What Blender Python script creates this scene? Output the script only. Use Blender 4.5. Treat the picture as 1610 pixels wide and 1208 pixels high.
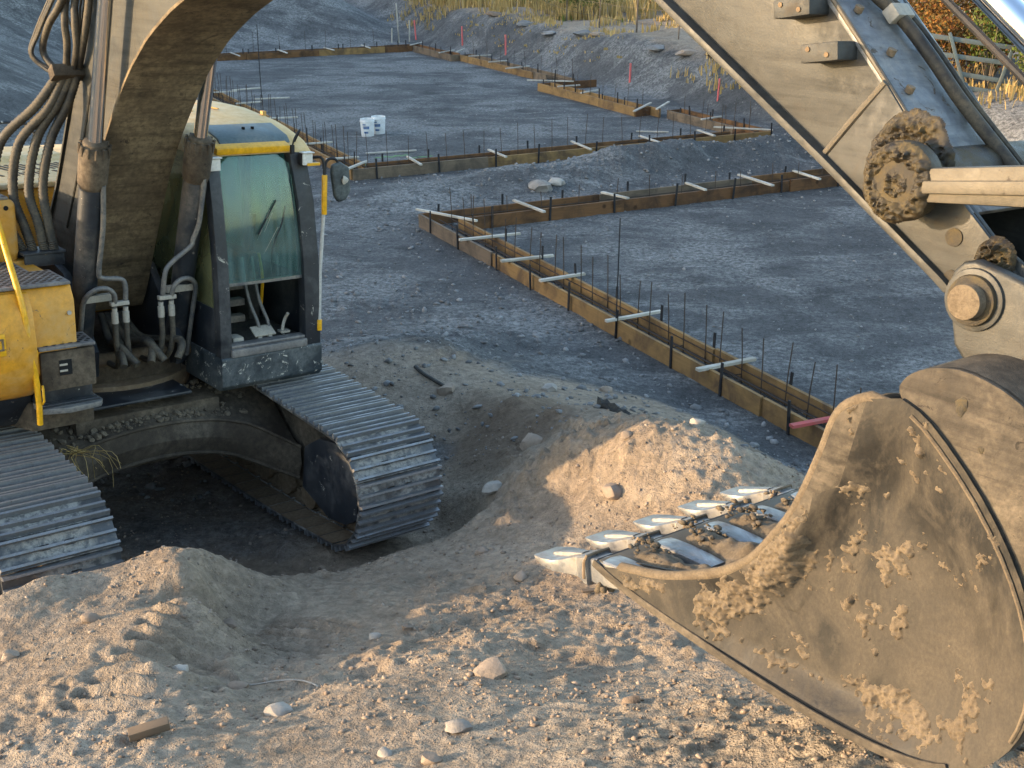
import bpy, bmesh, math, random
import numpy as np
from mathutils import Vector, Matrix

for o in list(bpy.data.objects): bpy.data.objects.remove(o)
SC = bpy.context.scene
COL = SC.collection
rnd = random.Random(7)

# ---------------------------------------------------------------- camera, sky, sun, exposure
cam_d = bpy.data.cameras.new('camera'); cam = bpy.data.objects.new('camera', cam_d); COL.objects.link(cam)
cam.location = (0, 0, 4.4); cam.rotation_euler = (math.radians(90 - 21.1), 0, 0)
cam_d.sensor_width = 36.0; cam_d.lens = 36.0 * 1922 / 1610; cam_d.clip_start = .05; cam_d.clip_end = 600
SC.camera = cam
SC.render.resolution_x = 1024; SC.render.resolution_y = 768

SUN_EL = math.radians(10)
SUN_H = Vector((-1, -.22, 0)).normalized()           # horizontal direction towards the sun
SUN_D = Vector((SUN_H.x * math.cos(SUN_EL), SUN_H.y * math.cos(SUN_EL), math.sin(SUN_EL)))
W = bpy.data.worlds.new('World'); SC.world = W; W.use_nodes = True
wn = W.node_tree.nodes; wl = W.node_tree.links; wn.clear()
sky = wn.new('ShaderNodeTexSky'); sky.sky_type = 'NISHITA'; sky.sun_disc = False
sky.sun_elevation = SUN_EL; sky.sun_rotation = math.atan2(SUN_D.x, SUN_D.y)
sky.air_density = 1.0; sky.dust_density = 1.3; sky.ozone_density = 1.0; sky.altitude = 300
bg = wn.new('ShaderNodeBackground'); bg.inputs['Strength'].default_value = .15
wo = wn.new('ShaderNodeOutputWorld'); wl.new(sky.outputs[0], bg.inputs[0]); wl.new(bg.outputs[0], wo.inputs[0])
sd = bpy.data.lights.new('sun', 'SUN'); so = bpy.data.objects.new('sun', sd); COL.objects.link(so)
sd.energy = 1.85; sd.angle = math.radians(.6); sd.color = (1.0, .72, .43)
so.rotation_euler = SUN_D.to_track_quat('Z', 'Y').to_euler(); so.location = (-20, -5, 12)
SC.view_settings.view_transform = 'Standard'; SC.view_settings.look = 'None'
SC.view_settings.exposure = 2.38; SC.view_settings.gamma = 1; SC.view_settings.use_curve_mapping = False

SC.cycles.max_bounces = 6; SC.cycles.diffuse_bounces = 3; SC.cycles.glossy_bounces = 3; SC.cycles.transmission_bounces = 4; SC.cycles.transparent_max_bounces = 8
SC.cycles.caustics_reflective = False; SC.cycles.caustics_refractive = False

# ---------------------------------------------------------------- node helpers and materials
def newmat(name):
    m = bpy.data.materials.new(name); m.use_nodes = True; nt = m.node_tree
    return m, nt.nodes, nt.links, nt.nodes['Principled BSDF']

def N(ns, t, **kw):
    n = ns.new(t)
    for k, v in kw.items():
        if k in n.inputs: n.inputs[k].default_value = v
        else: setattr(n, k, v)
    return n

def noise(ns, ls, scale, detail=6, rough=.6, vec=None, dist=0):
    n = N(ns, 'ShaderNodeTexNoise', Scale=scale, Detail=detail, Roughness=rough, Distortion=dist)
    if vec is not None: ls.new(vec, n.inputs['Vector'])
    return n.outputs['Fac']

def ramp(ns, ls, src, stops):
    r = ns.new('ShaderNodeValToRGB'); el = r.color_ramp.elements
    while len(el) > 1: el.remove(el[-1])
    for i, (p, c) in enumerate(stops):
        e = el[0] if i == 0 else el.new(p)
        e.position = p
        e.color = (c, c, c, 1) if not isinstance(c, tuple) else (*c, 1)
    ls.new(src, r.inputs[0]); return r.outputs[0]

def mix(ns, ls, fac, a, b, mode='MIX'):
    n = ns.new('ShaderNodeMix'); n.data_type = 'RGBA'; n.blend_type = mode
    for i, v in ((0, fac), (6, a), (7, b)):
        if hasattr(v, 'links') or hasattr(v, 'is_linked'): ls.new(v, n.inputs[i])
        elif isinstance(v, tuple): n.inputs[i].default_value = (*v, 1)
        else: n.inputs[i].default_value = v
    return n.outputs[2]

def bump(ns, ls, h, strength, dist, prev=None):
    b = N(ns, 'ShaderNodeBump', Strength=strength, Distance=dist)
    ls.new(h, b.inputs['Height'])
    if prev is not None: ls.new(prev, b.inputs['Normal'])
    return b.outputs['Normal']

def objvec(ns): return ns.new('ShaderNodeTexCoord').outputs['Object']
def worldvec(ns): return ns.new('ShaderNodeNewGeometry').outputs['Position']

def painted(name, base, dust, cov=.5, rough=.55, metal=0., chips=None, scale=3., bmp=.002, world=False, chipt=.635, spec=.4, streak=None):
    """paint or steel with dust film, streaks, small chips and fine relief"""
    m, ns, ls, p = newmat(name)
    v = worldvec(ns) if world else objvec(ns)
    n1 = noise(ns, ls, scale, 5, .65, v, .4); n2 = noise(ns, ls, scale * 9, 4, .7, v); n3 = noise(ns, ls, scale * 45, 2, .7, v)
    d1 = ramp(ns, ls, n1, [(max(0, .62 - cov * .5), 0.), (min(1, .82 - cov * .45), 1.)])
    d2 = ramp(ns, ls, n2, [(.35, .25), (.7, 1.)])
    df = mix(ns, ls, 1.0, d1, d2, 'MULTIPLY')
    var = ramp(ns, ls, n2, [(.3, .72), (.7, 1.15)])
    b0 = mix(ns, ls, 1.0, base, var, 'MULTIPLY')
    dustv = mix(ns, ls, n3, tuple(c * .75 for c in dust), tuple(min(1, c * 1.2) for c in dust))
    col = mix(ns, ls, df, b0, dustv)
    if chips:
        ch = ramp(ns, ls, noise(ns, ls, scale * 4.3, 7, .75, v, .8), [(chipt, 0.), (chipt + .02, 1.)])
        col = mix(ns, ls, ch, col, chips)
    if streak is not None:
        mp = N(ns, 'ShaderNodeMapping'); mp.inputs['Rotation'].default_value = (0, streak, 0); mp.inputs['Scale'].default_value = (.7, 1, 9); ls.new(v, mp.inputs[0])
        s1 = noise(ns, ls, 2.4, 4, .65, mp.outputs[0], .5); col = mix(ns, ls, 1., col, ramp(ns, ls, s1, [(.34, .55), (.52, 1.), (.7, 1.2)]), 'MULTIPLY')
        s2 = noise(ns, ls, 5., 3, .6, v, 1.5); col = mix(ns, ls, ramp(ns, ls, s2, [(.62, 0.), (.72, .7)]), col, (.045, .034, .022))
    ls.new(col, p.inputs['Base Color'])
    p.inputs['Metallic'].default_value = metal
    rr = ramp(ns, ls, df, [(0, rough), (1, .92)]); ls.new(rr, p.inputs['Roughness'])
    p.inputs['Specular IOR Level'].default_value = spec
    hh = mix(ns, ls, .5, n2, n3)
    ls.new(bump(ns, ls, hh, .6, bmp), p.inputs['Normal'])
    return m

M = {}
def track_mat():
    """dark shoe steel, pale clay packed along the middle of the shoes"""
    m, ns, ls, p = newmat('track_steel')
    v = objvec(ns); w = worldvec(ns)
    sx = ns.new('ShaderNodeSeparateXYZ'); ls.new(v, sx.inputs[0])
    ab = N(ns, 'ShaderNodeMath', operation='ABSOLUTE'); ls.new(sx.outputs[1], ab.inputs[0])
    mid = ramp(ns, ls, ab.outputs[0], [(.06, 1.), (.34, 0.)])
    mp = N(ns, 'ShaderNodeMapping'); mp.inputs['Rotation'].default_value = (0, 0, -.69); mp.inputs['Scale'].default_value = (1, .6, 1); ls.new(w, mp.inputs[0])
    n1 = noise(ns, ls, 4.2, 3, .55, mp.outputs[0], .2); n2 = noise(ns, ls, 22, 4, .7, w); n3 = noise(ns, ls, 120, 2, .7, w)
    ad = N(ns, 'ShaderNodeMath', operation='MULTIPLY_ADD'); ls.new(mid, ad.inputs[0]); ad.inputs[1].default_value = .22; ls.new(n1, ad.inputs[2])
    cl = ramp(ns, ls, ad.outputs[0], [(.52, 0.), (.63, 1.)])
    cl = mix(ns, ls, 1., cl, ramp(ns, ls, n2, [(.38, .15), (.56, 1.)]), 'MULTIPLY')
    hb = N(ns, 'ShaderNodeMath', operation='LESS_THAN'); ls.new(sx.outputs[2], hb.inputs[0]); hb.inputs[1].default_value = .02
    cl = mix(ns, ls, 1., cl, hb.outputs[0], 'MULTIPLY')
    steel = mix(ns, ls, n2, (.045, .045, .046), (.098, .096, .094)); steel = mix(ns, ls, ramp(ns, ls, n2, [(.56, 0.), (.7, .8)]), steel, (.17, .135, .11))
    clay = mix(ns, ls, n3, (.23, .21, .18), (.33, .305, .27))
    ls.new(mix(ns, ls, cl, steel, clay), p.inputs['Base Color'])
    sc_ = ns.new('ShaderNodeSeparateColor'); ls.new(cl, sc_.inputs[0])
    ls.new(ramp(ns, ls, sc_.outputs[0], [(0, .3), (1, 0.)]), p.inputs['Metallic']); ls.new(ramp(ns, ls, sc_.outputs[0], [(0, .42), (1, .95)]), p.inputs['Roughness'])
    ls.new(bump(ns, ls, mix(ns, ls, .4, n2, cl), .7, .006), p.inputs['Normal'])
    return m
def bucket_mat():
    m, ns, ls, p = newmat('bucket_steel_dirty')
    v = objvec(ns)
    mp = N(ns, 'ShaderNodeMapping'); mp.inputs['Rotation'].default_value = (0, .5, 0); mp.inputs['Scale'].default_value = (1.1, 1, .8); ls.new(v, mp.inputs[0]); v = mp.outputs[0]
    a = noise(ns, ls, 1.5, 6, .62, v, .8); b_ = noise(ns, ls, 3.3, 7, .68, v, 1.2); c_ = noise(ns, ls, 24, 4, .7, v); d = noise(ns, ls, 110, 2, .7, v)
    c0 = mix(ns, ls, ramp(ns, ls, a, [(.45, 0.), (.55, 1.)]), (.008, .0075, .007), (.034, .028, .021))
    c1 = mix(ns, ls, ramp(ns, ls, b_, [(.46, 0.), (.62, .95)]), c0, (.07, .058, .043))
    c2 = mix(ns, ls, ramp(ns, ls, b_, [(.36, .9), (.44, 0.)]), c1, (.006, .0055, .005))
    c3 = mix(ns, ls, ramp(ns, ls, c_, [(.55, 0.), (.72, .5)]), c2, (.065, .053, .038))
    c4 = mix(ns, ls, 1., c3, ramp(ns, ls, d, [(.25, .75), (.75, 1.2)]), 'MULTIPLY')
    ls.new(c4, p.inputs['Base Color']); ls.new(ramp(ns, ls, b_, [(.35, .55), (.6, .9)]), p.inputs['Roughness'])
    p.inputs['Metallic'].default_value = .1
    ls.new(bump(ns, ls, mix(ns, ls, .5, b_, c_), .8, .006), p.inputs['Normal'])
    return m
M['yellow'] = painted('yellow_paint', (.60, .27, .018), (.36, .25, .12), .42, .42, 0, (.10, .065, .035), 2.2, .001)
M['yellow_bright'] = painted('yellow_rail_paint', (.72, .36, .01), (.42, .31, .17), .2, .38, 0, (.15, .1, .04), 3, .001)
M['cream'] = painted('dusty_roof_paint', (.58, .34, .08), (.58, .46, .29), .72, .45, 0, None, 1.7, .001)
M['dark'] = painted('dark_grey_paint', (.016, .019, .024), (.10, .095, .09), .30, .45, 0, (.36, .33, .28), 2.6, .0015)
M['cylinder'] = painted('grey_cylinder_paint', (.022, .026, .032), (.17, .14, .11), .40, .45, 0, (.24, .21, .18), 2.2, .002)
M['boom'] = painted('boom_paint_dusty', (.026, .028, .026), (.072, .065, .048), .46, .5, 0, (.014, .011, .009), 3.2, .003, streak=-1.05)
M['belly'] = painted('boom_belly_brown', (.10, .072, .042), (.25, .185, .105), .5, .85, 0, (.045, .032, .02), 3.0, .006, streak=-1.05)  # brown mottled underside, lighter than the boom sides
M['stick'] = painted('stick_paint_dusty', (.026, .028, .028), (.062, .061, .055), .5, .45, 0, (.02, .015, .011), 3.0, .002, streak=.55)
M['bucket_dusty_lit'] = painted('bucket_dust_sunlit', (.042, .035, .027), (.118, .096, .07), .52, .85, 0, (.022, .018, .014), 3.4, .005, streak=-.9)  # dust film, made paler for the sunlit top plate and tube ends
M['cab_skirt'] = painted('cab_skirt_paint', (.020, .029, .036), (.13, .135, .13), .42, .42, 0, (.42, .39, .33), 3.6, .0015, chipt=.60)
M['stick_top'] = painted('stick_upper_skylit', (.14, .15, .165), (.28, .27, .25), .5, .34, .15, (.07, .05, .032), 3.1, .001, chipt=.60, streak=.75)  # upper face painted paler and bluer for sky light, brown stains on it
M['bucket'] = bucket_mat()
M['edge'] = painted('worn_bright_edge', (.085, .075, .058), (.125, .105, .078), .5, .5, .15, (.04, .03, .022), 5, .002)
M['tooth'] = painted('polished_tooth_steel', (.27, .275, .285), (.19, .165, .13), .3, .32, .65, (.06, .05, .04), 7, .001)
M['track'] = track_mat()
M['grouser'] = painted('worn_grouser_steel', (.22, .22, .225), (.16, .148, .13), .42, .34, .45, (.07, .06, .05), 6, .001)
M['rust_bounce'] = painted('rust_and_bounce_brown', (.15, .10, .055), (.24, .175, .115), .5, .85, 0, None, 4, .004)  # rust, its brown also painting bounced light on the shoes' inner faces
M['body_dirt'] = painted('undercarriage_dirt', (.050, .036, .023), (.15, .115, .078), .46, .9, 0, (.02, .015, .012), 2.8, .01)
M['hose'] = painted('rubber_hose', (.02, .019, .018), (.13, .105, .07), .55, .55, 0, None, 6, .001)
M['pipe'] = painted('steel_pipe_grey', (.11, .115, .12), (.30, .26, .21), .5, .45, .3, None, 5, .001)
M['clamp'] = painted('pale_clamp', (.35, .32, .27), (.42, .36, .28), .5, .6, 0, None, 7, .001)
M['grease'] = painted('greasy_mud', (.018, .012, .004), (.10, .07, .02), .38, .45, 0, (.008, .006, .004), 18, .006, spec=.6)
M['clay'] = painted('caked_clay', (.105, .08, .053), (.18, .14, .095), .5, .95, 0, None, 12, .008)
M['perf'] = painted('perforated_plate', (.13, .125, .125), (.30, .27, .24), .5, .55, .4, None, 4, .001)
M['hole'] = painted('dark_opening', (.006, .006, .006), (.012, .011, .01), .3, .9)
M['light'] = painted('lamp_lens', (.62, .60, .55), (.5, .45, .38), .35, .25, 0, None, 6, .0005)
M['seat'] = painted('seat_cloth', (.09, .08, .07), (.2, .17, .13), .4, .9, 0, None, 6, .002)
M['mirror_back'] = painted('mirror_plastic', (.025, .032, .036), (.12, .135, .13), .4, .45, 0, None, 5, .0005)
M['rail_grey'] = painted('weathered_pole', (.42, .40, .37), (.5, .45, .38), .4, .5, 0, None, 6, .001)
M['rail_steel'] = painted('galvanised_rail', (.12, .15, .15), (.16, .14, .11), .42, .5, .2, None, 3, .001)
M['rebar'] = painted('rusty_rebar', (.055, .038, .028), (.10, .07, .05), .4, .8, .2, None, 20, .001)
M['stake'] = painted('black_steel_stake', (.02, .02, .022), (.07, .06, .055), .35, .6, .4, None, 8, .001)
M['pink'] = painted('pink_stake_paint', (.75, .14, .13), (.5, .25, .2), .35, .8, 0, None, 8, .001)
M['white'] = painted('white_plastic', (.72, .72, .70), (.5, .47, .42), .3, .4, 0, None, 9, .0005)
M['blue'] = painted('blue_print', (.05, .13, .30), (.3, .3, .3), .25, .4, 0, None, 9, .0005)
M['hatch'] = painted('roof_hatch_grey', (.09, .12, .12), (.2, .2, .18), .45, .4, 0, None, 5, .0005)
M['post'] = painted('old_fence_post', (.06, .05, .04), (.12, .1, .08), .5, .9, 0, None, 9, .002)
M['fabric'] = painted('black_geotextile', (.03, .028, .025), (.10, .09, .07), .4, .8, 0, None, 9, .003)

def chrome(name, col, rough):
    m, ns, ls, p = newmat(name)
    v = objvec(ns); n = noise(ns, ls, 30, 5, .6, v)
    ls.new(mix(ns, ls, n, col, tuple(c * .85 for c in col)), p.inputs['Base Color'])
    p.inputs['Metallic'].default_value = 1; ls.new(ramp(ns, ls, n, [(.3, rough), (.7, rough + .08)]), p.inputs['Roughness'])
    return m
M['chrome'] = chrome('chrome_rod', (.78, .76, .74), .1)
M['bright_chrome'] = chrome('bright_chrome_rod', (.86, .87, .9), .06)

def glass(name, tint, filmcol, filmfac):
    m, ns, ls, p = newmat(name); ns.remove(p)
    v = objvec(ns)
    t = N(ns, 'ShaderNodeBsdfTransparent'); t.inputs[0].default_value = (*tint, 1)
    g = N(ns, 'ShaderNodeBsdfGlossy', Roughness=.06); g.inputs[0].default_value = (.9, .95, .95, 1)
    d = N(ns, 'ShaderNodeBsdfDiffuse')
    n1 = noise(ns, ls, 2.6, 3, .5, v, .6); n2 = noise(ns, ls, 14, 2, .6, v)
    st = N(ns, 'ShaderNodeMapping'); st.inputs['Scale'].default_value = (1, 9, .9); ls.new(v, st.inputs[0])
    n3 = noise(ns, ls, 2.2, 3, .5, st.outputs[0])
    ls.new(mix(ns, ls, n2, filmcol, tuple(c * 1.15 for c in filmcol)), d.inputs[0])
    f = ramp(ns, ls, mix(ns, ls, .5, n1, n3), [(.35, max(0, filmfac - .18)), (.68, min(1, filmfac + .22))])
    fr = N(ns, 'ShaderNodeFresnel', IOR=1.45)
    a = ns.new('ShaderNodeMixShader'); ls.new(fr.outputs[0], a.inputs[0]); ls.new(t.outputs[0], a.inputs[1]); ls.new(g.outputs[0], a.inputs[2])
    b = ns.new('ShaderNodeMixShader'); ls.new(f, b.inputs[0]); ls.new(a.outputs[0], b.inputs[1]); ls.new(d.outputs[0], b.inputs[2])
    ls.new(b.outputs[0], ns['Material Output'].inputs[0])
    return m
M['glass'] = glass('dust_sky_glass', (.66, .88, .85), (.20, .29, .28), .19)  # teal film is dust plus a painted milky sky reflection
M['side_glass'] = glass('olive_side_glass', (.5, .58, .42), (.21, .20, .10), .5)  # yellow-olive film covering part of the pane

def wood(name, a, b, dark, grain=1.):
    m, ns, ls, p = newmat(name)
    v = objvec(ns); oi = ns.new('ShaderNodeObjectInfo')
    ad = ns.new('ShaderNodeVectorMath'); ad.operation = 'ADD'; ls.new(v, ad.inputs[0])
    cb = ns.new('ShaderNodeCombineXYZ')
    ml = N(ns, 'ShaderNodeMath', operation='MULTIPLY'); ml.inputs[1].default_value = 37.
    ls.new(oi.outputs['Random'], ml.inputs[0]); ls.new(ml.outputs[0], cb.inputs[0]); ls.new(ml.outputs[0], cb.inputs[2]); ls.new(cb.outputs[0], ad.inputs[1])
    mp = N(ns, 'ShaderNodeMapping'); mp.inputs['Scale'].default_value = (1.2, 14, 16); ls.new(ad.outputs[0], mp.inputs[0])
    g = noise(ns, ls, 2.2, 6, .6, mp.outputs[0], .8); st = noise(ns, ls, 2.6, 6, .65, ad.outputs[0], .5)
    c0 = mix(ns, ls, oi.outputs['Random'], a, b)
    c1 = mix(ns, ls, ramp(ns, ls, g, [(.3, .0), (.75, .55)]), c0, tuple(x * .45 for x in a))
    c2 = mix(ns, ls, ramp(ns, ls, st, [(.44, 0.), (.64, .85)]), c1, dark)
    kn = N(ns, 'ShaderNodeTexVoronoi', Scale=2.4); ls.new(ad.outputs[0], kn.inputs['Vector'])
    c3 = mix(ns, ls, ramp(ns, ls, kn.outputs['Distance'], [(.05, .85), (.11, 0.)]), c2, tuple(x * .25 for x in a))
    ls.new(c3, p.inputs['Base Color']); p.inputs['Roughness'].default_value = .82; p.inputs['Specular IOR Level'].default_value = .25
    ls.new(bump(ns, ls, g, .5, .003), p.inputs['Normal'])
    return m
M['wood_tan'] = wood('form_board_tan', (.34, .20, .075), (.26, .15, .058), (.10, .062, .035))
M['wood_brown'] = wood('form_board_brown', (.15, .07, .03), (.22, .11, .042), (.045, .027, .016))
M['wood_grey'] = wood('form_board_grey', (.21, .15, .095), (.16, .115, .078), (.07, .055, .04))
M['wood_pale'] = wood('spreader_pale', (.58, .53, .44), (.48, .43, .36), (.3, .26, .2))
M['wood_red'] = wood('spreader_red', (.50, .10, .09), (.50, .10, .09), (.3, .12, .1))

# terrain: dark grey gravel pad against tan dug dirt (vertex attribute says which soil lies where)
def soil():
    m, ns, ls, p = newmat('soil')
    v = worldvec(ns)
    at = ns.new('ShaderNodeAttribute'); at.attribute_name = 'soil'
    sep = ns.new('ShaderNodeSeparateColor'); ls.new(at.outputs['Color'], sep.inputs[0])
    nb = noise(ns, ls, .35, 5, .62, v, .3); nm = noise(ns, ls, 1.7, 6, .68, v, .5); nf = noise(ns, ls, 14, 5, .75, v); ng = noise(ns, ls, 90, 2, .75, v)
    vo = N(ns, 'ShaderNodeTexVoronoi', Scale=26.); ls.new(v, vo.inputs['Vector'])
    vs = N(ns, 'ShaderNodeTexVoronoi', Scale=75.); ls.new(v, vs.inputs['Vector'])
    # gravel
    g1 = mix(ns, ls, ramp(ns, ls, nm, [(.3, 0.), (.72, 1.)]), (.066, .065, .063), (.138, .134, .129))
    mpw = N(ns, 'ShaderNodeMapping'); mpw.inputs['Rotation'].default_value = (0, 0, .46); mpw.inputs['Scale'].default_value = (.8, 1.7, 1); ls.new(v, mpw.inputs[0])
    sw = noise(ns, ls, .8, 5, .7, mpw.outputs[0], .9)
    g2 = mix(ns, ls, mix(ns, ls, 1., ramp(ns, ls, mix(ns, ls, .55, sw, nb), [(.46, 0.), (.57, 1.)]), ramp(ns, ls, nf, [(.36, .1), (.58, 1.)]), 'MULTIPLY'), g1, (.25, .242, .226))
    pebc = ramp(ns, ls, vs.outputs['Color'], [(.15, .7), (.55, 1.0), (.9, 1.1), (.97, 1.7)])
    g3 = mix(ns, ls, 1., g2, pebc, 'MULTIPLY')
    # dirt
    d1 = mix(ns, ls, ramp(ns, ls, nm, [(.3, 0.), (.7, 1.)]), (.21, .157, .110), (.34, .264, .188))
    d2 = mix(ns, ls, ramp(ns, ls, nb, [(.46, 0.), (.62, .7)]), d1, (.345, .285, .218))
    d3 = mix(ns, ls, 1., d2, ramp(ns, ls, vo.outputs['Color'], [(.1, .88), (.6, 1.02), (.95, 1.15)]), 'MULTIPLY')
    w1 = ramp(ns, ls, nf, [(.36, .70), (.66, 1.15)])
    # damp pile side and darker ground under the machine
    w2 = mix(ns, ls, nm, (.115, .078, .052), (.21, .15, .10))
    wob = N(ns, 'ShaderNodeMath', operation='ADD'); ls.new(sep.outputs[0], wob.inputs[0])
    wn_ = N(ns, 'ShaderNodeMath', operation='MULTIPLY_ADD'); ls.new(nm, wn_.inputs[0]); wn_.inputs[1].default_value = .7; wn_.inputs[2].default_value = -.35
    ls.new(wn_.outputs[0], wob.inputs[1])
    c = mix(ns, ls, ramp(ns, ls, wob.outputs[0], [(.3, 0.), (.7, 1.)]), g3, d3)
    wob2 = N(ns, 'ShaderNodeMath', operation='ADD'); ls.new(sep.outputs[1], wob2.inputs[0]); ls.new(wn_.outputs[0], wob2.inputs[1])
    c = mix(ns, ls, ramp(ns, ls, wob2.outputs[0], [(.4, 0.), (.75, .9)]), c, w2)
    # green marking paint
    gp = mix(ns, ls, ramp(ns, ls, nf, [(.42, 0.), (.6, 1.)]), sep.outputs[2], (0., 0., 0.))
    sp3 = ns.new('ShaderNodeSeparateColor'); ls.new(gp, sp3.inputs[0])
    c = mix(ns, ls, 1., c, w1, 'MULTIPLY')
    c = mix(ns, ls, sp3.outputs[0], c, (.16, .36, .10))
    ls.new(c, p.inputs['Base Color']); p.inputs['Roughness'].default_value = .95; p.inputs['Specular IOR Level'].default_value = .2
    inv = ramp(ns, ls, vo.outputs['Distance'], [(0., 1.), (.5, 0.)]); inv2 = ramp(ns, ls, vs.outputs['Distance'], [(0., 1.), (.5, 0.)])
    b = bump(ns, ls, nf, 1., .038); b = bump(ns, ls, inv, .32, .012, b); b = bump(ns, ls, inv2, .5, .005, b); b = bump(ns, ls, ng, .6, .005, b)
    ls.new(b, p.inputs['Normal'])
    return m
M['soil'] = soil()

def stone(name, a, b):
    m, ns, ls, p = newmat(name)
    v = worldvec(ns); vo = N(ns, 'ShaderNodeTexNoise', Scale=9., Detail=5., Roughness=.7); ls.new(v, vo.inputs['Vector'])
    rp = ns.new('ShaderNodeNewGeometry').outputs['Random Per Island']
    c = mix(ns, ls, rp, a, b); c = mix(ns, ls, 1., c, ramp(ns, ls, vo.outputs['Fac'], [(.3, .7), (.7, 1.2)]), 'MULTIPLY')
    ls.new(c, p.inputs['Base Color']); p.inputs['Roughness'].default_value = .93; p.inputs['Specular IOR Level'].default_value = .2
    ls.new(bump(ns, ls, noise(ns, ls, 60, 5, .7, v), .7, .006), p.inputs['Normal'])
    return m
M['stone_tan'] = stone('tan_stone', (.19, .142, .105), (.34, .265, .2))
M['stone_grey'] = stone('grey_stone', (.12, .115, .11), (.27, .26, .245))
M['stone_pale'] = stone('pale_stone', (.26, .225, .19), (.38, .34, .29))

def leafy(name, cols, trans=.25):
    m, ns, ls, p = newmat(name)
    rp = ns.new('ShaderNodeNewGeometry').outputs['Random Per Island']
    c = ramp(ns, ls, rp, [(i / max(1, len(cols) - 1), x) for i, x in enumerate(cols)])
    ls.new(c, p.inputs['Base Color']); p.inputs['Roughness'].default_value = .8; p.inputs['Specular IOR Level'].default_value = .2
    tr = ns.new('ShaderNodeBsdfTranslucent'); ls.new(c, tr.inputs[0])
    mx = ns.new('ShaderNodeMixShader'); mx.inputs[0].default_value = trans
    ls.new(p.outputs[0], mx.inputs[1]); ls.new(tr.outputs[0], mx.inputs[2]); ls.new(mx.outputs[0], ns['Material Output'].inputs[0])
    return m
M['straw'] = leafy('dry_grass', [(.46, .31, .11), (.36, .25, .09), (.55, .39, .17), (.27, .19, .07)])
M['greenleaf'] = leafy('green_leaves', [(.07, .10, .02), (.12, .15, .03), (.05, .07, .02), (.2, .2, .04)])
M['autumn'] = leafy('autumn_leaves', [(.22, .09, .02), (.30, .14, .03), (.12, .09, .03), (.16, .05, .02), (.1, .11, .03)])
M['twig'] = leafy('dry_twigs', [(.12, .09, .06), (.2, .15, .1)], .0)

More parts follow.
